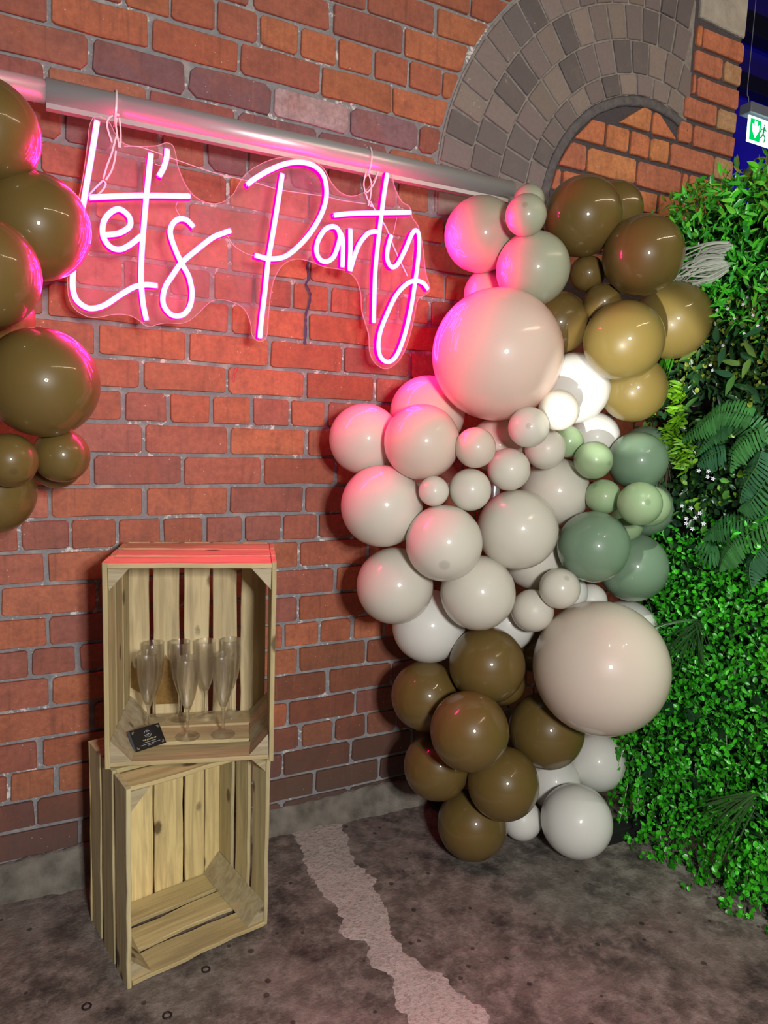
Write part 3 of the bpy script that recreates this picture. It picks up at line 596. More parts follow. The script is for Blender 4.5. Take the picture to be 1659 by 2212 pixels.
for r in range(11):
    z1, z0 = FLZ-PB[r]-.008, FLZ-PB[r+1]+.008
    xs = PP[r]
    for a, b in zip(xs[:-1], xs[1:]):
        xa, xb = a+.006, b-.006
        if b > 1.52: xb = b
        def inner(z):
            d2 = .452**2-(z-AZ)**2
            return (AX-math.sqrt(d2), AX+math.sqrt(d2)) if d2 > 0 else (9, -9)
        pts = [(xa, z0), (xb, z0), (xb, z1), (xa, z1)]
        if xb < 1.21 and z1 > AZ:
            lo0, hi0 = inner(max(z0, AZ)); lo1, hi1 = inner(z1)
            if lo1 > 8:
                hh = AZ+.448
                if hh-z0 < .03: continue
                xa_, xb_ = max(xa, lo0), min(xb, hi0)
                pts = [(xa_, z0), (xb_, z0), (xb_-.1*(xb_-xa_), hh-.012), ((xa_+xb_)/2, hh), (xa_+.25*(xb_-xa_), hh-.018)]
            else:
                if hi1 < xa+.02 or lo0 > xb-.02: continue
                pts = [(max(xa, lo0), z0), (min(xb, hi0), z0), (max(min(xb, hi1), xa+.01), z1), (min(max(xa, lo1), xb-.01), z1)]
        if min(p[0] for p in pts) > max(p[0] for p in pts)-.015: continue
        bv, bf = brick_mesh(pts, proud=random.uniform(.001, .004), rad=.007, jit=.0022, bev=.003)
        me = mesh('brick', bv, bf, M_brick)
        c = np.array(random.choice(OR))
        if b > 1.52 and b-a < .13: c = np.array((.58, .36, .19))
        setcol(me, c); link('brick', me, pier)
bv, bf = brick_mesh([(1.272, 2.872), (1.528, 2.862), (1.530, 3.2), (1.276, 3.2)], proud=.004, rad=.01, jit=.003, bev=.004)
mk('stone_block', bv, bf, M_stone, pier)

# rough plinth where the wall meets the floor
v, f = [], []
nx, nr = 110, 6
for i in range(nx+1):
    x = -1.7+3.0*i/nx
    h = .088+.012*math.sin(x*5)+random.uniform(-.006, .006) - (.03 if x > -.1 else 0)*min(1, (x+.1)*2)
    dpt = .045+.012*math.sin(x*7+1)+random.uniform(-.006, .006)
    for k in range(nr+1):
        t_ = k/nr
        y = -.004-dpt*(t_**1.6); z = h*(1-t_)
        v.append((x, y+random.uniform(-.003, .003), max(0, z+random.uniform(-.003, .003)) if k < nr else -.004))
for i in range(nx):
    for k in range(nr): a = i*(nr+1)+k; f.append((a, a+1, a+nr+2, a+nr+1))
base = len(v)
for i in range(nx+1): v.append((-1.7+3.0*i/nx, .009, .07))
for i in range(nx): f.append((i*(nr+1), (i+1)*(nr+1), base+i+1, base+i))
tag(mk('trim_2', v, f, M_plinth, None, True), kind='structure', label='rough grey cement skirting at the foot of the brick wall')

# the blue-lit room beyond the end of the wall
M_navy = plain('navy_wall', (.03, .02, .45), .8); M_beam = plain('dark_steel_beam', (.012, .012, .02), .6)
v, f = box(1.2, 9.0, 2.2, 2.35, 0, 6.0)
tag(mk('wall_far', v, f, M_navy), kind='structure', label='dark navy wall of the room beyond')
v, f = box(1.2, 9.0, .5, 2.2, 5.6, 5.75)
tag(mk('ceiling', v, f, M_beam), kind='structure', label='dark ceiling of the room beyond')
bm_g = empty('trim_3', (0, 0, 0)); tag(bm_g, kind='structure', label='dark steel beams under the ceiling beyond')
for (z, y, h, d) in ((4.12, 2.05, .12, .10), (4.50, 2.0, .16, .12)):
    bevel_box('beam', 1.2, 9.0, y, y+d, z, z+h, M_beam, bm_g, .006)

# ---------------------------------------------------------------- crates
def slat_mesh(Lg, W, T, c, wob=.0022, seed=0, bow=0):
    r = random.Random(seed); n = 9; ch = min(.0018, T*.22)
    prof = [(-W/2, -T/2+ch), (-W/2+ch, -T/2), (W/2-ch, -T/2), (W/2, -T/2+ch), (W/2, T/2-ch), (W/2-ch, T/2), (-W/2+ch, T/2), (-W/2, T/2-ch)]
    v, f = [], []
    e1 = e2 = 0
    for i in range(n):
        x = -Lg/2+Lg*i/(n-1)
        e1 = .6*e1+r.uniform(-wob, wob); e2 = .6*e2+r.uniform(-wob, wob); tt = r.uniform(-.0004, .0004)
        for a, b in prof: v.append((x, a+(e1 if a < 0 else e2), b+tt+bow*(1-(2*x/Lg)**2)))
    for i in range(n-1):
        for j in range(8): k = (j+1) % 8; f.append((i*8+j, i*8+k, (i+1)*8+k, (i+1)*8+j))
    f.append(tuple(reversed(range(8)))); f.append(tuple(range((n-1)*8, n*8)))
    # faces outward
    me = mesh('slat', v, f, M_wood)
    bmm = bmesh.new(); bmm.from_mesh(me); bmesh.ops.recalc_face_normals(bmm, faces=bmm.faces[:]); bmm.to_mesh(me); bmm.free()
    setcol(me, np.array(c)*r.uniform(.86, 1.12)); return me
_seed = [100]
def slat(name, parent, center, xdir, ydir, Lg, W, T, c, wob=.0022):
    _seed[0] += 1
    o = link(name, slat_mesh(Lg, W, T, c, wob, _seed[0]), parent)
    x = Vector(xdir).normalized(); y = Vector(ydir).normalized(); z = x.cross(y)
    o.matrix_local = Matrix(((x.x, y.x, z.x, center[0]), (x.y, y.y, z.y, center[1]), (x.z, y.z, z.z, center[2]), (0, 0, 0, 1)))
    return o
def crate(loc, yaw, W, D, H, label, backs, tones, gap=.0125, wob=.0028):
    """box on its end; local origin front-left-bottom, +y into the box, open towards -y"""
    t = empty('wooden_crate', loc, yaw); tag(t, label, 'crate', 'wooden crates stacked by the wall')
    T = .011
    # left and right long sides: three upright boards each, full height
    wd = (D-T-.004-2*gap)/3
    for sx in (T/2, W-T/2):
        for k in range(3):
            slat('side_slat', t, (sx, wd/2+k*(wd+gap), H/2), (0, 0, 1), (0, 1, 0), H, wd, T, tones[0], wob)
    # ends: three boards each at floor and top
    for sz in (T/2+.002, H-T/2-.002):
        for k in range(3):
            slat('end_slat', t, (W/2, wd/2+.002+k*(wd+gap), sz), (1, 0, 0), (0, 1, 0), W-2*T-.001, wd, T, tones[1], wob)
    # back boards (the bottom of the crate)
    x = 0
    for w_, g_ in backs:
        slat('back_slat', t, (x+w_/2, D-T/2, H/2), (0, 0, 1), (1, 0, 0), H-.002, w_, T, tones[2], .0016)
        x += w_+g_
    # triangular posts in the four corners, running front to back
    leg = .046
    for (cx, cz, sx, sz) in ((T, T+.002, 1, 1), (W-T, T+.002, -1, 1), (T, H-T-.002, 1, -1), (W-T, H-T-.002, -1, -1)):
        y0, y1 = .006, D-T-.002
        e = .0006
        p = [(cx+sx*e, cz+sz*e), (cx+sx*leg, cz+sz*e), (cx+sx*e, cz+sz*leg*1.12)]
        n = 5; v, f = [], []
        for i in range(n):
            y = y0+(y1-y0)*i/(n-1)
            for j, (a, b) in enumerate(p):
                q = 0 if j == 0 else random.uniform(-.0015, .0015)
                v.append((a+q*sx, y, b+q*sz))
        for i in range(n-1):
            for j in range(3): k = (j+1) % 3; f.append((i*3+j, i*3+k, (i+1)*3+k, (i+1)*3+j))
        f.append((0, 1, 2)); f.append(tuple(range((n-1)*3, n*3)))
        me = mesh('corner_post', v, f, M_wood)
        bmm = bmesh.new(); bmm.from_mesh(me); bmesh.ops.recalc_face_normals(bmm, faces=bmm.faces[:]); bmm.to_mesh(me); bmm.free()
        setcol(me, np.array(tones[3])); link('corner_post', me, t)
    return t
CH = .486
crate((-.8445, -.4725, .0005), math.radians(11.5), .362, .285, CH, 'lower wooden crate standing on end on the floor, holding up another', [(.066, .012), (.082, .004), (.080, .007), (.055, .004), (.047, .0)],
      [(.58, .51, .29), (.56, .46, .23), (.85, .68, .32), (.46, .40, .25)], .019, .0042)
UC = (-.8785, -.3665, CH+.0015); UYAW = math.radians(-16.2)
crate(UC, UYAW, .386, .295, CH, 'upper wooden crate standing on end, champagne flutes inside', [(.060, .012), (.066, .012), (.066, .011), (.064, .011), (.066, 0)],
      [(.55, .45, .24), (.58, .46, .25), (.64, .52, .30), (.46, .39, .26)])
# amber drink stain at the foot of the two left back boards of the upper crate
uc = [o for o in COL.objects if o.name.startswith('wooden_crate')][-1]
sv, sf = [], []
for x0, x1, zt_ in ((.012, .058, .150), (.074, .136, .165)):
    b = len(sv); n = 14
    for i in range(n):
        x = x0+(x1-x0)*i/(n-1); zt2 = zt_ + .012*math.sin(i*1.3)+random.uniform(-.006, .006); zb2 = .058 + (.03*(1-i/(n-1)) if x0 < .05 else -.02)
        sv += [(x, .295-.011-.0012, zb2), (x, .295-.011-.0012, max(zb2+.004, zt2))]
    for i in range(n-1): k = b+i*2; sf.append((k, k+2, k+3, k+1))
ts = NT('amber_stain'); gn = ts.noise(ts.pos(), 120, 3); ts.base(ts.mix(gn, (.10, .052, .012), (.34, .19, .045))).set(.45, .5)
mk('drink_stain', sv, sf, ts.m, uc)
ZF = CH+.0015+.002+.011+.0004

# champagne flutes
tf = NT('clear_plastic'); gb = tf.n('ShaderNodeBsdfGlass'); gb.inputs['IOR'].default_value = 1.45; gb.inputs['Roughness'].default_value = 0.0
tb = tf.n('ShaderNodeBsdfTransparent'); mx_ = tf.n('ShaderNodeMixShader'); mx_.inputs[0].default_value = .48
gs = tf.n('ShaderNodeBsdfGlossy'); gs.inputs['Roughness'].default_value = .14; m2_ = tf.n('ShaderNodeMixShader'); m2_.inputs[0].default_value = .04
tf.l(tb.outputs[0], mx_.inputs[1]); tf.l(gb.outputs[0], mx_.inputs[2]); tf.l(mx_.outputs[0], m2_.inputs[1]); tf.l(gs.outputs[0], m2_.inputs[2]); tf.l(m2_.outputs[0], tf.out.inputs[0]); M_flute = tf.m
def flute(i, x, y, label, h):
    o_ = [(.0005, .0), (.030, .0), (.0305, .0012), (.029, .0026), (.012, .0058), (.0056, .011), (.0042, .02), (.0040, .062), (.0052, .068), (.0072, .074), (.0125, .088), (.0195, .112), (.0245, .140), (.0268, .170), (.0262, .2115), (.0268, .2125)]
    i_ = [(.0258, .2125), (.0252, .2110), (.0256, .170), (.0234, .140), (.0184, .112), (.0112, .088), (.0055, .0765), (.0005, .075)]
    k = h/.2125
    t = empty('champagne_flute', (x, y, ZF)); tag(t, label, 'glass', 'champagne flutes in the upper crate')
    foot = lathe([(r, z) for r, z in o_[:9]], 36); bowl = lathe([(r, z*k if z > .07 else z) for r, z in o_[8:]+i_], 36)
    a = mk('stem', *foot, M_flute, t, True); b = mk('bowl', *bowl, M_flute, t, True)
FL = [((-.762, -.236), 'champagne flute behind the black cards, front left of the crate', .2125), (GLASSES[1], 'champagne flute in the middle of the front row, right of the cards', .207), (GLASSES[2], 'champagne flute rightmost of the front row', .2125),
      ((GLASSES[3][0]+.006, GLASSES[3][1]+.004), 'champagne flute leftmost of the back row, behind the one by the cards', .2125), (GLASSES[4], 'second champagne flute from the left in the back row', .2125),
      (GLASSES[5], 'third champagne flute from the left in the back row', .2125), (GLASSES[6], 'champagne flute rightmost of the back row', .2125)]
for i, (p, lb, h) in enumerate(FL): flute(i, p[0], p[1], lb, h)

# stack of black cards leaning against the front left flute
M_card = plain('black_card', (.006, .006, .007), .35); M_cedge = plain('card_edge', (.075, .075, .085), .6)
M_dull = plain('dull_gold_print', (.30, .25, .16), .5); M_gold = plain('yellow_print', (.75, .68, .28), .5); M_silver = plain('grey_print', (.30, .30, .31), .5); M_white = plain('white_print', (.62, .62, .62), .5)
bl = Vector((-.8035, -.3350, ZF+.0008)); br = Vector((-.7310, -.3097, ZF+.0008)); tl = Vector((-.8140, -.2985, ZF+.0408))
ux = (br-bl).normalized(); uy = (tl-bl); uy = (uy-ux*uy.dot(ux)).normalized(); un = ux.cross(uy)
cards = empty('card_stack'); tag(cards, 'small stack of black printed cards leaning in the crate before a flute', 'cards')
cards.matrix_world = Matrix(((ux.x, uy.x, un.x, bl.x), (ux.y, uy.y, un.y, bl.y), (ux.z, uy.z, un.z, bl.z), (0, 0, 0, 1)))
CW, CHh = .0775, .054
for k in range(5):
    dx = -.0008*k; v, f = box(dx, CW+dx, .0006*k, CHh+.0006*k, -.0009-.0015*k, -.0015*k)
    o = mk('card', v, f, M_card if k == 0 else M_cedge, cards)
def text_mesh(name, body, size, mat, parent, loc):
    cu = bpy.data.curves.new(name, 'FONT'); cu.body = body; cu.size = size; cu.align_x = 'CENTER'; cu.extrude = .00012; cu.resolution_u = 2
    to = bpy.data.objects.new(name, cu); COL.objects.link(to)
    dg = bpy.context.evaluated_depsgraph_get(); me = bpy.data.meshes.new_from_object(to.evaluated_get(dg))
    bpy.data.objects.remove(to); me.name = name; me.materials.clear(); me.materials.append(mat)
    o = link(name, me, parent); o.location = loc; return o
text_mesh('card_lettering', 'THE BOOTH VIP', .0048, M_gold, cards, (CW*.53, CHh*.37, .0002))
def strips(name, rects, mat, parent, z=.0002):
    V, F = merge([box(a, b, c, d, 0, z) for a, b, c, d in rects]); return mk(name, V, F, mat, parent)
fine = []
for (x0, x1, y) in ((.30, .72, .285), (.18, .84, .195), (.42, .60, .125)):
    x = x0*CW
    while x < x1*CW:
        w_ = random.uniform(.0006, .0016); fine.append((x, min(x+w_, x1*CW), y*CHh, y*CHh+.0009)); x += w_+.0005
strips('card_small_print', fine, M_white, cards)
for cx, cy, sx, sy in ((.05, .08, 1, 1), (.95, .08, -1, 1), (.05, .92, 1, -1), (.95, .92, -1, -1)):
    X, Y = cx*CW, cy*CHh; br_ = []
    for a, b, c, d in ((0, .006, 0, .0012), (0, .0012, 0, .006), (.0022, .006, .0022, .003), (.0022, .003, .0022, .006)):
        br_.append((min(X+sx*a, X+sx*b), max(X+sx*a, X+sx*b), min(Y+sy*c, Y+sy*d), max(Y+sy*c, Y+sy*d)))
    strips('corner_mark', br_, M_dull, cards)
def ring_flat(r0, r1, cx, cy, a0, a1, n=24):
    v, f = [], []
    for i in range(n+1):
        a = a0+(a1-a0)*i/n
        for r in (r0, r1): v += [(cx+r*math.cos(a), cy+r*math.sin(a), .0002), (cx+r*math.cos(a), cy+r*math.sin(a), 0)]
    for i in range(n): k = i*4; f += [(k, k+4, k+6, k+2)]
    return v, f
cx, cy = CW*.525, CHh*.66
V, F = merge([ring_flat(.0078, .0092, cx, cy, .35, 2.9), ring_flat(.0078, .0092, cx, cy, 3.3, 6.1), ring_flat(.0022, .0030, cx, cy+.0028, 0, PI*1.0), box(cx-.0042, cx-.0006, cy-.0036, cy-.0010, 0, .0002), box(cx-.0002, cx+.0040, cy-.0024, cy+.0006, 0, .0002), box(cx-.0032, cx+.0026, cy-.0052, cy-.0044, 0, .0002)])
mk('card_emblem', V, F, M_silver, cards)

# ---------------------------------------------------------------- backdrop stand with the silver pole
stand = empty('backdrop_stand', (-.4, -.15, 0)); tag(stand, 'silver telescopic crossbar pole running along the wall above the neon sign', 'stand')
TY, TZ = -.15, 2.031
def rel(o, base): o.location = Vector(o.location)-Vector(base.location); return o
def rod(name, a, b, r, mat, parent, n=28):
    v, f = sweep([Vector(a), Vector(b)], circ(r, n), up=Vector((0, -1, 0)) if abs(Vector(b).z-Vector(a).z) < .5 else Vector((0, -1, 0)))
    o = mk(name, v, f, mat, parent)
    for p in o.data.polygons: p.use_smooth = len(p.vertices) == 4
    return rel(o, parent)
zl = lambda x: 2.0225 + (x+1.06)*.0118
rod('pole', (-1.75, TY, zl(-1.75)), (-.93, TY, zl(-.93)), .0255, M_alu, stand)
rod('pole_sleeve', (-.965, TY, zl(-.965)), (.335, TY, zl(.335)), .0298, M_alu, stand, 40)
v, f = box(-.965, .335, TY-.012, TY+.008, -.0385, -.026); v = [(x, y, z+zl(x)) for x, y, z in v]
rel(mk('sleeve_lip', v, f, plain('bright_aluminium', (.46, .45, .47), .35, .5, .35), stand), stand)
for x in (-1.7, .335):
    rod('upright', (x, TY+.0, .012), (x, TY, zl(x)-.02), .019, M_alu, stand)
    rel(bevel_box('base_plate', x-.14, x+.14, TY-.13, TY+.13, 0, .012, M_blackm, stand, .003), stand)

# ---------------------------------------------------------------- neon sign
sign = empty('neon_sign', (-.45, -.163, 1.75)); tag(sign, "pink neon sign reading Let's Party on a clear acrylic panel hanging from the pole", 'sign')
M_core = emitter('neon_core', (1, .0070, .17), 150); M_base = plain('opaque_silicone', (.75, .35, .5), .5); M_side = emitter('neon_glow', (1, 0, .13), 4.2)
M_acr = mat_clear('clear_acrylic', (.985, .97, .98), .20, .9, .12)
half = [(.0062*math.cos(a), .0040*math.sin(a)+.0072) for a in np.linspace(.30, PI-.30, 9)] + [(-.0058, .0060), (.0058, .0060)]
names = list(STROKES)
for nm in names:
    core, sheath = [], []
    for st in STROKES[nm]:
        p = [Vector((x, 0, z)) for x, z in st]
        path = catmull(p, 6) if len(p) > 2 else [p[0].lerp(p[1], i/8) for i in range(9)]
        path = [q for i, q in enumerate(path) if i == 0 or (q-path[i-1]).length > 1e-4]
        pc = [Vector((q.x, -.1745, q.z)) for q in path]
        # rounded ends
        t0 = (pc[0]-pc[1]).normalized(); t1 = (pc[-1]-pc[-2]).normalized()
        pe = [pc[0]+t0*.005, pc[0]+t0*.0035]+pc+[pc[-1]+t1*.0035, pc[-1]+t1*.005]
        sc = [.35, .75]+[1]*len(pc)+[.75, .35]
        core.append(sweep(pe, half, scale=sc))
        ps = [Vector((q.x, -.1665, q.z)) for q in path]
        ps = [ps[0]+t0*.005]+ps+[ps[-1]+t1*.005]
        sheath.append(sweep(ps, [(-.0068, -.003), (.0068, -.003), (.0068, .0150), (.0058, .0158), (-.0058, .0158), (-.0068, .0150)]))
    o = rel(mk('neon_letter', *merge(core), M_core, sign, True), sign)
    s_ = mk('tube_backing', *merge(sheath), M_side, o, False); s_.data.materials.append(M_base)
    for p in s_.data.polygons:
        if abs(p.normal.y) > .6: p.material_index = 1
# acrylic sheet cut round the lettering
oc = catmull([(x, 0, z) for x, z in ACRYLIC], 4, True); n = len(oc)
bm = bmesh.new()
fr = [bm.verts.new((q.x, -.1630, q.z)) for q in oc]; bk = [bm.verts.new((q.x, -.1585, q.z)) for q in oc]
bm.faces.new(fr); bm.faces.new(list(reversed(bk)))
me = bpy.data.meshes.new('acrylic_panel'); bm.to_mesh(me); bm.free(); me.materials.append(M_acr)
rel(link('acrylic_panel', me, sign), sign)
v = [(q.x, -.1632, q.z) for q in oc]+[(q.x, -.1583, q.z) for q in oc]
f = [(i, (i+1) % n, n+(i+1) % n, n+i) for i in range(n)]
te = NT('acrylic_cut_edge'); te.base((.9, .55, .70)).set(.25, .5); te.p.inputs['Alpha'].default_value = .55  # pink in the base colour stands for neon light caught in the edge
ed = mk('panel_edge', v, f, te.m, sign, True); rel(ed, sign)
md = ed.modifiers.new('rim', 'SOLIDIFY'); md.thickness = .0012; md.offset = 0
M_wire = plain('clear_wire', (.75, .55, .62), .3)
for wpts in WIRES:
    v, f = sweep(catmull(wpts, 6), circ(.0009, 6)); rel(mk('lead_wire', v, f, M_wire, sign, True), sign)
# hanging gear
M_tie = plain('translucent_nylon', (.78, .66, .70), .35)
def tie_flat(pts, w_=.0019, t_=.0007):
    return sweep(catmull(pts, 5), [(-w_, -t_), (w_, -t_), (w_, t_), (-w_, t_)])
LBL = ['white cable tie chain hanging the left end of the neon sign from the pole', 'white cable tie chain hanging the right end of the neon sign from the pole']
for lb, T_ in zip(LBL, (TIES_L, TIES_R)):
    z0 = T_[0][0]
    e = empty('cable_tie_chain', (z0[0], z0[1], z0[2])); tag(e, lb, 'cable tie')
    for k, pts in enumerate(T_):
        if k == 0:
            x = pts[0][0]; zc = zl(x)
            ring = [(x+.002*math.sin(a), TY+.0335*math.cos(a)*1.0, zc-.004+.040*math.sin(a)) for a in np.linspace(0, 2*PI, 17)]
            parts = [tie_flat(ring, .0022)]
        else: parts = [tie_flat([(a, b+.0012*(k % 3), c) for a, b, c in pts])]
        rel(mk('tie_strap', *merge(parts), M_tie, e), e)
    for q in (T_[0][-1], T_[1][-1] if len(T_[1]) else T_[0][-1]):
        rel(bevel_box('tie_head', q[0]-.0035, q[0]+.0035, q[1]-.004, q[1]+.001, q[2]-.003, q[2]+.003, M_tie, e, .0007, 1), e)
v, f = sweep(catmull(LINE, 6), circ(.0011, 6))
tag(mk('power_lead', v, f, M_wire, None, True), 'thin clear power lead strung between the two tie chains of the sign', 'cable')

# ---------------------------------------------------------------- balloons
BC = {'brown': (.155, .100, .028), 'lit_brown': (.20, .145, .040), 'sage': (.43, .47, .35), 'green': (.38, .53, .30), 'eucalyptus': (.185, .285, .19),  # brown has a brighter copy, colour lifted for the beam-lit balloons
      'cream': (.75, .715, .625), 'blush': (.74, .635, .54), 'white': (.86, .85, .80)}
BM = {}
def bmat(k, s):
    if (k, s) not in BM: BM[(k, s)] = mat_balloon(k, BC[k], s)
    return BM[(k, s)]
def unit_balloon():
    prof = []
    n = 30
    for i in range(n+1):
        a = PI*i/n                      # 0 at crown
        r = math.sin(a); z = math.cos(a)
        k = max(0, -z-.45)/.55          # taper towards the neck
        r *= 1-.10*k*k; z -= .10*k**2.2
        prof.append((max(r, .0004), z))
    prof = prof[:-1]+[(.055, -1.105), (.034, -1.14), (.05, -1.185), (.085, -1.215)]
    prof = [p for p in prof if not (p[1] < -1.098 and p[0] < .03)]
    return lathe(list(reversed(prof)), 48)
UV_, UF_ = unit_balloon()
UBM = {}
GN = {'brown': 'brown balloons', 'lit_brown': 'brown balloons', 'sage': 'sage and green balloons', 'green': 'sage and green balloons', 'eucalyptus': 'sage and green balloons', 'cream': 'cream, white and blush balloons', 'blush': 'cream, white and blush balloons', 'white': 'cream, white and blush balloons'}
rb = random.Random(5)
for (x, y, z, r, k, lb, sp) in BALLOONS:
    key_ = (k, sp is not None)
    if key_ not in UBM: UBM[key_] = mesh('balloon', UV_, UF_, bmat(*key_), True)
    o = link('balloon', UBM[key_]); c = Vector((x, y, z)); o.location = c; o.scale = (r, r, r)
    d = Vector(sp) if sp else ((CAM-c).normalized()+Vector((rb.uniform(-.5, .5), rb.uniform(-.1, .3)*0, rb.uniform(-.5, .5))))
    o.rotation_mode = 'QUATERNION'; o.rotation_quaternion = d.normalized().to_track_quat('Z', 'Y')
    tag(o, lb, 'balloon', GN[k])

# ---------------------------------------------------------------- artificial hedge
HX, HY0, HY1, HZ1 = .80, -.33, -1.75, 2.0
hedge = empty('artificial_hedge', (HX, -.9, 0)); tag(hedge, 'wall of artificial green foliage on a black frame at the right', 'hedge')
def hp(o): return rel(o, hedge)
hp(bevel_box('backing_panel', HX+.03, HX+.05, HY1, HY0-.02, .06, HZ1-.03, M_blackm, hedge, .003))
for y in (HY0-.15, HY1+.1):
    hp(bevel_box('frame_foot', HX-.34, HX+.25, y-.025, y+.02, 0, .045, M_blackm, hedge, .004))
    hp(bevel_box('frame_post', HX+.05, HX+.085, y-.02, y+.02, .045, 1.97, M_blackm, hedge, .004))
M_lg = mat_leaf('glossy_leaf', .30, .25); M_ls = mat_leaf('soft_leaf', .30, .28); M_fern = mat_leaf('fern_leaf', .5, .2); M_pale = mat_leaf('pale_grass', .5, .25)
def relief(y, z):
    return .035*(np.sin(y*17+1.3*np.sin(z*9))*np.sin(z*14+y*5)) + .02*np.sin(z*31+y*23)
def leaves(n, yr, zr, ln, wd, cols, depth, spread=.9, shape='point', up=0., curl=.15, zfun=None, seedn=1, zpow=None):
    """batch of leaves; returns verts, faces, colours"""
    g = np.random.default_rng(seedn)
    y = g.uniform(yr[0], yr[1], n); z = g.uniform(zr[0], zr[1], n)
    if zfun is not None:
        m = zfun(y, z, g); y, z = y[m], z[m]; n = len(y)
    x = HX - depth[0] - (depth[1]-depth[0])*g.random(n)**1.3 - .5*relief(y, z)
    # leaf direction: roughly in the plane of the hedge, tipped outward
    a = g.uniform(0, 2*PI, n); tip = g.uniform(.1, spread, n)
    D = np.c_[-tip, np.cos(a), np.sin(a)+up]; D /= np.linalg.norm(D, axis=1)[:, None]
    N = np.c_[-np.ones(n), g.normal(0, .55, n), g.normal(.35, .5, n)]; N -= D*(N*D).sum(1)[:, None]; N /= np.linalg.norm(N, axis=1)[:, None]
    S = np.cross(D, N)
    Ln = g.uniform(ln[0], ln[1], n); Wn = Ln*g.uniform(wd[0], wd[1], n)
    P = np.c_[x, y, z]
    if shape == 'point': sec = [(0, .0, 0), (.35, .5, .5), (.72, .36, .9), (1, 0, 0)]
    else: sec = [(0, .0, 0), (.3, .48, .6), (.75, .46, 1), (1, 0, .6)]
    V = []
    for t, hw, cu in sec:
        mid = P + D*(Ln*t)[:, None] - N*(Ln*curl*t*t)[:, None]
        if hw == 0: V.append(mid)
        else:
            V.append(mid + S*(Wn*hw)[:, None] + N*(Wn*.16)[:, None]); V.append(mid); V.append(mid - S*(Wn*hw)[:, None] + N*(Wn*.16)[:, None])
    V = np.stack(V, 1)   # n, 8, 3
    fi = [(0, 2, 1), (0, 3, 2), (1, 2, 5, 4), (2, 3, 6, 5), (4, 5, 7), (5, 6, 7)]
    cc = np.array(cols)[g.integers(0, len(cols), n)]*g.uniform(.7, 1.25, n)[:, None]
    return V, fi, cc
def leaf_object(name, batches, mat, parent):
    VV, FF, CC = [], [], []; k = 0
    for V, fi, cc in batches:
        n = len(V); VV.append(V.reshape(-1, 3)); CC.append(np.repeat(cc, 8, 0))
        base = (np.arange(n)*8+k)
        for q in fi: FF.append((base[:, None]+np.array(q)[None]))
        k += n*8
    verts = np.concatenate(VV); cols = np.concatenate(CC)
    me = bpy.data.meshes.new(name)
    me.vertices.add(len(verts)); me.vertices.foreach_set('co', verts.astype(np.float32).ravel())
    loops = np.concatenate([q.ravel() for q in FF]); sizes = np.concatenate([np.full(len(q), q.shape[1]) for q in FF])
    me.loops.add(len(loops)); me.loops.foreach_set('vertex_index', loops.astype(np.int32))
    starts = np.r_[0, np.cumsum(sizes)[:-1]]
    me.polygons.add(len(sizes)); me.polygons.foreach_set('loop_start', starts.astype(np.int32))
    me.update(calc_edges=True); me.validate()
    me.materials.append(mat); setcol(me, cols)
    o = link(name, me, parent); return hp(o)
BR = [(0.153, 0.9, 0.041), (0.107, 0.792, 0.041), (0.246, 0.9, 0.069), (0.092, 0.643, 0.052)]
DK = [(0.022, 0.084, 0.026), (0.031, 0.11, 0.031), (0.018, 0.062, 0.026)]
MD = [(0.099, 0.687, 0.073), (0.131, 0.844, 0.073), (0.197, 0.9, 0.111), (0.065, 0.476, 0.073)]
OL = [(0.208, 0.286, 0.031), (0.286, 0.364, 0.039), (0.13, 0.208, 0.039)]
CL = [(0.062, 0.54, 0.019), (0.042, 0.405, 0.015), (0.084, 0.674, 0.028), (0.035, 0.315, 0.019)]
EDGE = [(0.24, 0.52, 0.04), (0.12, 0.34, 0.06), (0.036, 0.12, 0.04)]
Y0, Y1 = -.35, -1.70
zb = lambda lo, hi: (lambda y, z, g: (z > lo+.06*np.sin(y*9)+g.normal(0, .03, len(y))) & (z < hi+.06*np.sin(y*7+1)+g.normal(0, .03, len(y))))
# deep dark layer
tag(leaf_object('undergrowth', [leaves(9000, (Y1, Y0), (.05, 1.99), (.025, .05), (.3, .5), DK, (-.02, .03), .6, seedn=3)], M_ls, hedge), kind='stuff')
# upper glossy pointed leaves
tag(leaf_object('upper_leaves', [leaves(5200, (Y1, Y0), (1.5, 2.02), (.024, .044), (.22, .34), BR+MD+MD, (.0, .075), 1.1, seedn=4, zfun=zb(1.60, 2.04)),
                                 leaves(900, (Y1, Y0), (1.96, 2.05), (.025, .045), (.24, .36), BR+MD+OL, (-.03, .05), .8, up=.6, seedn=14)], M_lg, hedge), kind='stuff')
# mixed dark band with small olive leaves
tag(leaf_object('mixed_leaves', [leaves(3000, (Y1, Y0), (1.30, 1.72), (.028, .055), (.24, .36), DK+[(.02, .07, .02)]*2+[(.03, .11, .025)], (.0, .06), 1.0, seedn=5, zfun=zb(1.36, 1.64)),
                                 leaves(2600, (Y1, Y0), (1.34, 1.70), (.010, .018), (.6, .85), OL+[(.05, .12, .02)], (.02, .075), 1.0, 'round', seedn=6, zfun=zb(1.40, 1.66))], M_lg, hedge), kind='stuff')
# box leaves with pale edges, around the little white flowers
tag(leaf_object('box_leaves', [leaves(4200, (Y1, Y0), (.95, 1.40), (.018, .032), (.5, .7), EDGE+DK, (.0, .06), .9, 'round', seedn=7, zfun=zb(1.0, 1.38))], M_lg, hedge), kind='stuff')
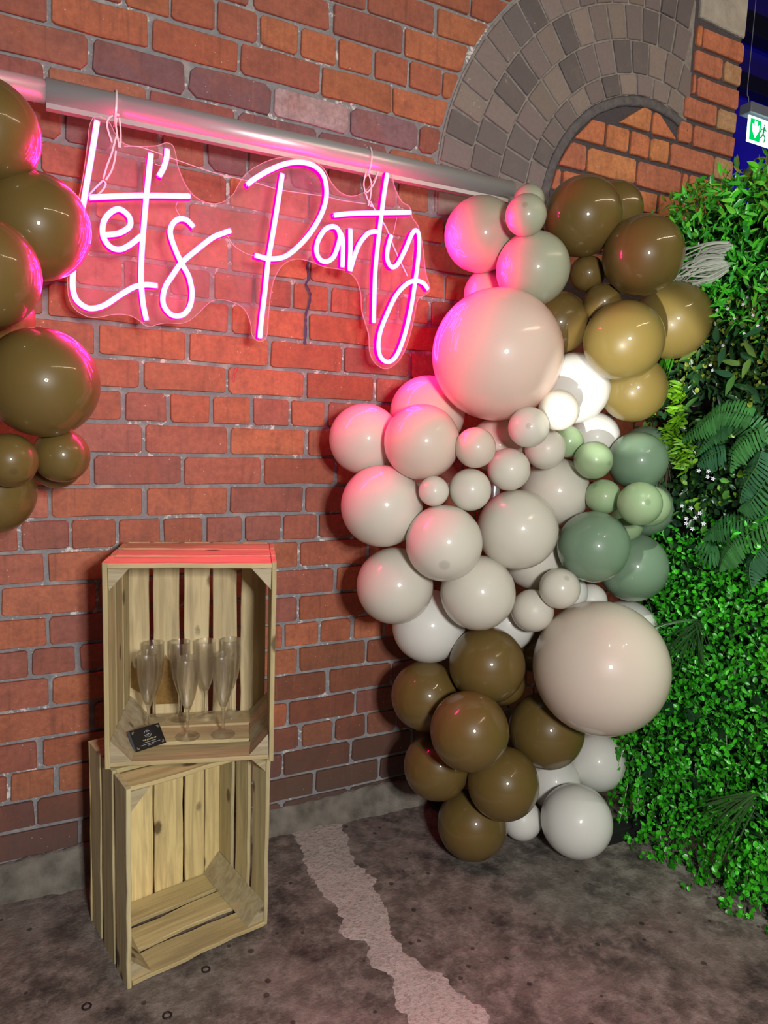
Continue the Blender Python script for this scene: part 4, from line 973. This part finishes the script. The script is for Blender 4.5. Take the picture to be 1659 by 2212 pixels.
# lower clover-like foliage
bl_ = [leaves(11500, (Y1, Y0), (.03, 1.10), (.011, .021), (.6, .9), CL, (.0, .085), 1.0, 'round', seedn=8, zfun=zb(.05, 1.03)),
       leaves(7000, (Y1, Y0), (.03, 1.10), (.014, .026), (.35, .5), CL+MD, (.0, .08), 1.0, 'point', seedn=9, zfun=zb(.04, 1.03))]
# trailing ends hanging down to the floor
tr_b = []
gt = np.random.default_rng(21)
STEMS = []
for s in range(70):
    y = gt.uniform(Y1, Y0-.05) if s > 24 else gt.uniform(-1.05, -.42); z1 = gt.uniform(.08, .35); ln = gt.uniform(.06, .22); x = HX-.03-gt.uniform(0, .07)
    dy, dx = gt.normal(0, .25), gt.uniform(-.45, .05)
    pts = [(x+dx*ln*t, y+dy*ln*t, max(.012, z1-ln*t)) for t in np.linspace(0, 1, 6)]
    STEMS.append(pts)
    for t in np.linspace(.05, 1, 9):
        q = np.array((x+dx*ln*t, y+dy*ln*t, max(.016, z1-ln*t)))
        V, fi, cc = leaves(2, (q[1]-.006, q[1]+.006), (q[2]-.004, q[2]+.006), (.012, .02), (.6, .9), CL, (0, .001), 1.0, 'round', seedn=1000+s*10+int(t*9))
        V[:, :, 0] += q[0]-V[:, 0, 0].mean(); V[:, :, 2] = np.maximum(V[:, :, 2], .003); tr_b.append((V, fi, cc))
tag(leaf_object('clover_foliage', bl_+tr_b, M_ls, hedge), kind='stuff')
stem_parts = [sweep(catmull(p, 2), circ(.0009, 4)) for p in STEMS]
for s in range(260):
    y = gt.uniform(-1.3, Y0); z = gt.uniform(.1, 1.0); ln = gt.uniform(.04, .12); a = gt.uniform(-PI, 0); x = HX-.05-gt.uniform(0, .045)
    stem_parts.append(sweep([Vector((x+.01*math.sin(3*t), y+ln*t*math.cos(a), z+ln*t*math.sin(a))) for t in (0, .33, .66, 1)], circ(.0007, 4)))
V, F = merge(stem_parts); me = mesh('stems', V, F, M_ls); setcol(me, (.07, .22, .03)); tag(hp(link('stems', me, hedge)), kind='stuff')

# single large leaves that can be picked out
def leaf_me(L_, W_, c, fold=.16, curl=.2, nm='leaf'):
    sec = [(0, .02), (.15, .28), (.35, .5), (.6, .44), (.82, .22), (1, 0)]; v, f = [], []
    for t, hw in sec:
        zc_ = -curl*L_*t*t
        v += [(-W_*hw, L_*t, zc_+fold*W_*hw*2), (0, L_*t, zc_), (W_*hw, L_*t, zc_+fold*W_*hw*2)]
    for i in range(len(sec)-1):
        a = i*3; f += [(a, a+1, a+4, a+3), (a+1, a+2, a+5, a+4)]
    me = mesh(nm, v, f, M_lg, True); setcol(me, c); return me
def place(o, p, d, nrm):
    d = Vector(d).normalized(); nrm = Vector(nrm); nrm = (nrm-d*nrm.dot(d)).normalized(); s = d.cross(nrm)
    o.matrix_local = Matrix(((s.x, d.x, nrm.x, p[0]-HX), (s.y, d.y, nrm.y, p[1]+.9), (s.z, d.z, nrm.z, p[2]), (0, 0, 0, 1)))
big = [leaf_me(.042, .0125, c) for c in BR+MD] ; dark = [leaf_me(.062, .019, c, .12, .1) for c in [(.06, .20, .04), (.10, .26, .06), (.04, .14, .06), (.15, .28, .06)]]
gl2 = random.Random(11)
for k in range(230):
    y = gl2.uniform(-.95, Y0); z = gl2.uniform(1.62, 2.0)
    o = link('leaf', gl2.choice(big), hedge); a = gl2.uniform(0, 2*PI)
    place(o, (HX-.055-.03*gl2.random(), y, z), (-gl2.uniform(.2, 1), math.cos(a), math.sin(a)), (-1, gl2.gauss(0, .5), .5+gl2.gauss(0, .4)))
    s = gl2.uniform(.75, 1.15); o.scale = (s, s, s)
for k in range(60):
    y = gl2.uniform(-.95, Y0); z = gl2.uniform(1.36, 1.64)
    o = link('leaf', gl2.choice(dark), hedge); a = gl2.uniform(0, 2*PI)
    place(o, (HX-.05-.03*gl2.random(), y, z), (-gl2.uniform(.2, .8), math.cos(a), math.sin(a)), (-1, gl2.gauss(0, .5), .5+gl2.gauss(0, .4)))
# ivy leaves
def ivy_me():
    pts = [(0, 0), (.4, -.15), (.75, .1), (.5, .35), (.6, .7), (.25, .62), (0, 1.1), (-.25, .62), (-.6, .7), (-.5, .35), (-.75, .1), (-.4, -.15)]
    v = [(0, .3, .06)]+[(a*.03, b*.038, .0) for a, b in pts]; v[0] = (0, .012, .003)
    f = [(0, i+1, (i+1) % 12+1) for i in range(12)]; me = mesh('ivy_leaf', v, f, M_lg); setcol(me, (.012, .055, .022)); return me
iv = ivy_me()
for (x, y, z) in IVY:
    o = link('ivy_leaf', iv, hedge); a = gl2.uniform(0, 2*PI); place(o, (x-.018, y, z), (-.3, math.cos(a), math.sin(a)), (-1, gl2.gauss(0, .3), .3))
# fern fronds
def frond(pts, k):
    n = 26; P_ = catmull(pts, 10); m = len(P_); v, f, cl = [], [], []
    tot = sum((P_[i+1]-P_[i]).length for i in range(m-1))
    base_c = [(.045, .19, .06), (.06, .24, .06), (.035, .15, .065)][k % 3]
    steps = int(tot/.0085)
    for i in range(steps):
        s = (i+.5)/steps; q = s*(m-1); a = int(q); t = q-a; p = P_[a].lerp(P_[min(a+1, m-1)], t)
        d = (P_[min(a+1, m-1)]-P_[max(a-1, 0)]).normalized()
        nrm = Vector((-1, 0, .35)); nrm = (nrm-d*nrm.dot(d)).normalized(); sd = d.cross(nrm)
        Lf = .046*min(1, (1-s)*2.4+.05)*(.75+.25*min(1, s*6)); wf = .0044
        for sg in (-1, 1):
            dr = (sd*sg+d*.35-nrm*.25).normalized(); wv = d*wf
            b = len(v); rr = random.uniform(.85, 1.1)
            for tt, ww in ((0, .6), (.5, 1), (.88, .7), (1, .1)):
                mid = p+dr*Lf*rr*tt-nrm*(Lf*.25*tt*tt)
                v += [mid-wv*ww+nrm*.0012, mid+wv*ww+nrm*.0012]
            f += [(b, b+1, b+3, b+2), (b+2, b+3, b+5, b+4), (b+4, b+5, b+7, b+6)]
            cl += [np.array(base_c)*random.uniform(.8, 1.25)]*8
    sv, sf = sweep(P_, circ(.0012, 5), up=Vector((-1, 0, 0))); b = len(v); v += [p+Vector((-.0015, 0, 0)) for p in sv]; f += [tuple(i+b for i in q) for q in sf]; cl += [np.array((.06, .2, .05))]*len(sv)
    me = mesh('fern_frond', v, f, M_fern); setcol(me, np.array(cl)); return me
for k, pts in enumerate(FERNS):
    q = [(x-.012*k % .03-.01*math.sin(i), y, z) for i, (x, y, z) in enumerate(pts)]
    hp(link('fern_frond', frond(q, k), hedge))
# tufts of grass blades
def blade(p0, d, L_, w_, sag, nrm=Vector((-1, 0, .2))):
    path = []
    d = Vector(d).normalized()
    for t in np.linspace(0, 1, 6): path.append(Vector(p0)+d*(L_*t)+Vector((-.012*t, 0, -sag*L_*t*t)))
    sc = [.6, 1, 1, .85, .5, .08]
    return sweep(path, [(-w_, 0), (0, .0006), (w_, 0)], up=nrm, closed_prof=False, scale=sc)
def tuft(name, items, c, mat, label=None):
    V, F = merge(items); me = mesh(name, V, F, mat); 
    nb = len(items); per = [len(i[0]) for i in items]
    setcol(me, np.concatenate([np.tile(np.array(c)*random.uniform(.7, 1.25), (p, 1)) for p in per]))
    o = hp(link(name, me, hedge))
    if label: o['label'] = label
items = []
for k in range(70):
    ln = random.choice(TUFT_PALE); p = [Vector(q) for q in ln]; off = Vector((random.uniform(-.02, .02), random.uniform(-.012, .012), random.uniform(-.024, .022)))
    q = catmull([p[0]+off*.5, p[1]+off, p[2]+off*1.5+Vector((0, random.uniform(-.03, .05), random.uniform(-.02, .03)))], 4)
    items.append(sweep(q, [(-.0024, 0), (0, .0005), (.0024, 0)], up=Vector((-1, 0, .2)), closed_prof=False, scale=[.5+.5*math.sin(PI*(.25+.7*i/(len(q)-1))) for i in range(len(q))]))
tuft('grass_tuft', items, (.90, .95, .84), M_pale, 'tuft of pale bleached grass')
T = TUFTS
b0 = Vector(T['brown']); tuft('grass_tuft', [blade(b0+Vector((random.uniform(-.01, .01),)*3), (-.3, random.uniform(-.9, .15), random.uniform(-1.1, .1)), random.uniform(.06, .11), .0022, .2) for _ in range(26)], (.16, .115, .085), M_pale, 'tuft of dried brown grass')
b0 = Vector(T['dark']); tuft('grass_tuft', [blade(b0+Vector((-.02+random.uniform(-.01, .01), random.uniform(-.02, .02), random.uniform(-.015, .015))), (-.25, random.uniform(-.7, 1.0), random.uniform(-1.0, .05)), random.uniform(.09, .15), .0024, .35) for _ in range(34)], (.035, .12, .03), M_ls, 'tuft of dark green grass')
b0 = Vector(T['dark2']); tuft('grass_tuft', [blade(b0+Vector((-.02, random.uniform(-.01, .01), random.uniform(-.02, .02))), (-.2, random.uniform(.1, 1.0), random.uniform(-.9, -.1)), random.uniform(.12, .19), .0026, .3) for _ in range(22)], (.05, .13, .035), M_ls, 'tuft of arching green grass low in the hedge')
b0 = Vector(T['green']); tuft('grass_tuft', [blade(b0+Vector((-.02, random.uniform(-.02, .02), random.uniform(-.01, .02))), (-.2, random.uniform(-.4, .4), random.uniform(-1, -.5)), random.uniform(.06, .10), .003, .1) for _ in range(18)], (.07, .36, .02), M_ls, 'bright green grass tuft')
for (x, y, z) in SPRIGS:
    its = []
    for _ in range(40):
        a = random.uniform(0, 2*PI); its.append(blade((x-.015+random.uniform(-.02, .01), y+random.uniform(-.022, .022), z+random.uniform(-.025, .025)), (-.9, math.cos(a), .3+math.sin(a)), random.uniform(.022, .038), .0048, .3))
    tuft('yellow_green_sprig', its, (.17, .42, .015), M_lg)
M_fl = plain('flower_petal', (.75, .72, .85), .5)
def flower_me():
    v, f = [], []
    for k in range(5):
        a = 2*PI*k/5; c, s = math.cos(a), math.sin(a); b = len(v)
        for (u, w_) in ((.0, .0), (.004, .0022), (.0075, .0012), (.0075, -.0012), (.004, -.0022)): v.append((u*c-w_*s, u*s+w_*c, .001 if u > .005 else 0))
        f.append((b, b+4, b+3, b+2, b+1))
    return mesh('flower', v, f, M_fl)
fm = flower_me()
for (x, y, z) in FLOWERS:
    o = link('flower', fm, hedge); place(o, (x-.025, y, z), (0, random.uniform(-.4, .4), 1), (-1, -.5, .3))
    o.scale = (.6, .6, .6) if z > 1.3 else (.85, .85, .85)

# ---------------------------------------------------------------- exit sign beyond the wall
ex = empty('exit_sign', (2.40, .62, 2.87)); tag(ex, 'green and white lit emergency exit sign with arrow hanging beyond the wall end', 'sign')
M_house = plain('grey_plastic', (.22, .24, .32), .4); M_lit = emitter('lit_white', (.75, 1, .85), 2.6); M_grn = emitter('lit_green', (.0, .62, .12), 1.0)
def exadd(o): return o
bevel_box('housing', -.012, .34, -.02, .05, .142, .192, M_house, ex, .004)
bevel_box('light_panel', 0, .33, -.004, .004, 0, .132, M_lit, ex, .003)
v, f = box(.014, .098, -.0062, -.0042, .012, .118); mk('green_square', v, f, M_grn, ex)
ar = [(.056, .024), (.083, .064), (.083, .094), (.068, .078), (.068, .110), (.045, .110), (.045, .078), (.030, .094), (.030, .064)]
v = [(a, -.0078, b) for a, b in ar]+[(a, -.0062, b) for a, b in ar]; n = len(ar)
mk('arrow', v, [tuple(range(n))]+[(i, n+i, n+(i+1) % n, (i+1) % n) for i in range(n)], M_lit, ex)
M_man = emitter('lit_pictogram', (.02, .35, .12), .8)
man = merge([lathe([(.0001, -.006), (.005, -.0035), (.006, 0), (.005, .0035), (.0001, .006)], 12)]+[])
mv = [(p[0]+.128, -.0055+p[1]*.2, p[2]+.104) for p in man[0]]
segs = [((.128, .096), (.122, .060), .006), ((.128, .090), (.106, .078), .003), ((.106, .078), (.100, .064), .003), ((.128, .090), (.146, .076), .003), ((.122, .060), (.140, .044), .004), ((.140, .044), (.134, .018), .0036), ((.122, .060), (.110, .042), .004), ((.110, .042), (.094, .030), .0036)]
parts = [(mv, man[1])]+[sweep([Vector((a[0], -.0055, a[1])), Vector((b[0], -.0055, b[1]))], [(-w_, -.001), (w_, -.001), (w_, .001), (-w_, .001)]) for a, b, w_ in segs]
mk('running_figure', *merge(parts), M_man, ex)
v, f = sweep(catmull([(.02, .02, .19), (.012, .02, .23), (-.002, .02, .27), (0, .02, .6), (0, .02, 2.73)], 5), circ(.0022, 6)); mk('hanging_cable', v, f, M_house, ex)

# little rings trodden into the floor
for i, ((x, y), lb) in enumerate(zip(RINGS, ('small dark metal ring on the floor nearest the left picture edge', 'small dark metal ring on the floor at the bottom edge, middle of the three', 'small dark metal ring on the floor just right of the crate\'s front corner'))):
    v, f = [], []
    for a in range(20):
        for b in range(6):
            A, B = 2*PI*a/20, 2*PI*b/6; r = .0088+.002*math.cos(B); v.append((r*math.cos(A), r*math.sin(A), .0018+.0018*math.sin(B)))
    for a in range(20):
        for b in range(6): f.append((a*6+b, ((a+1) % 20)*6+b, ((a+1) % 20)*6+(b+1) % 6, a*6+(b+1) % 6))
    o = mk('metal_ring', v, f, plain('rusty_ring', (.05, .028, .03), .5, .5, .6), None, True); o.location = (x, y, .0002); tag(o, lb, 'ring', 'metal rings on the floor')
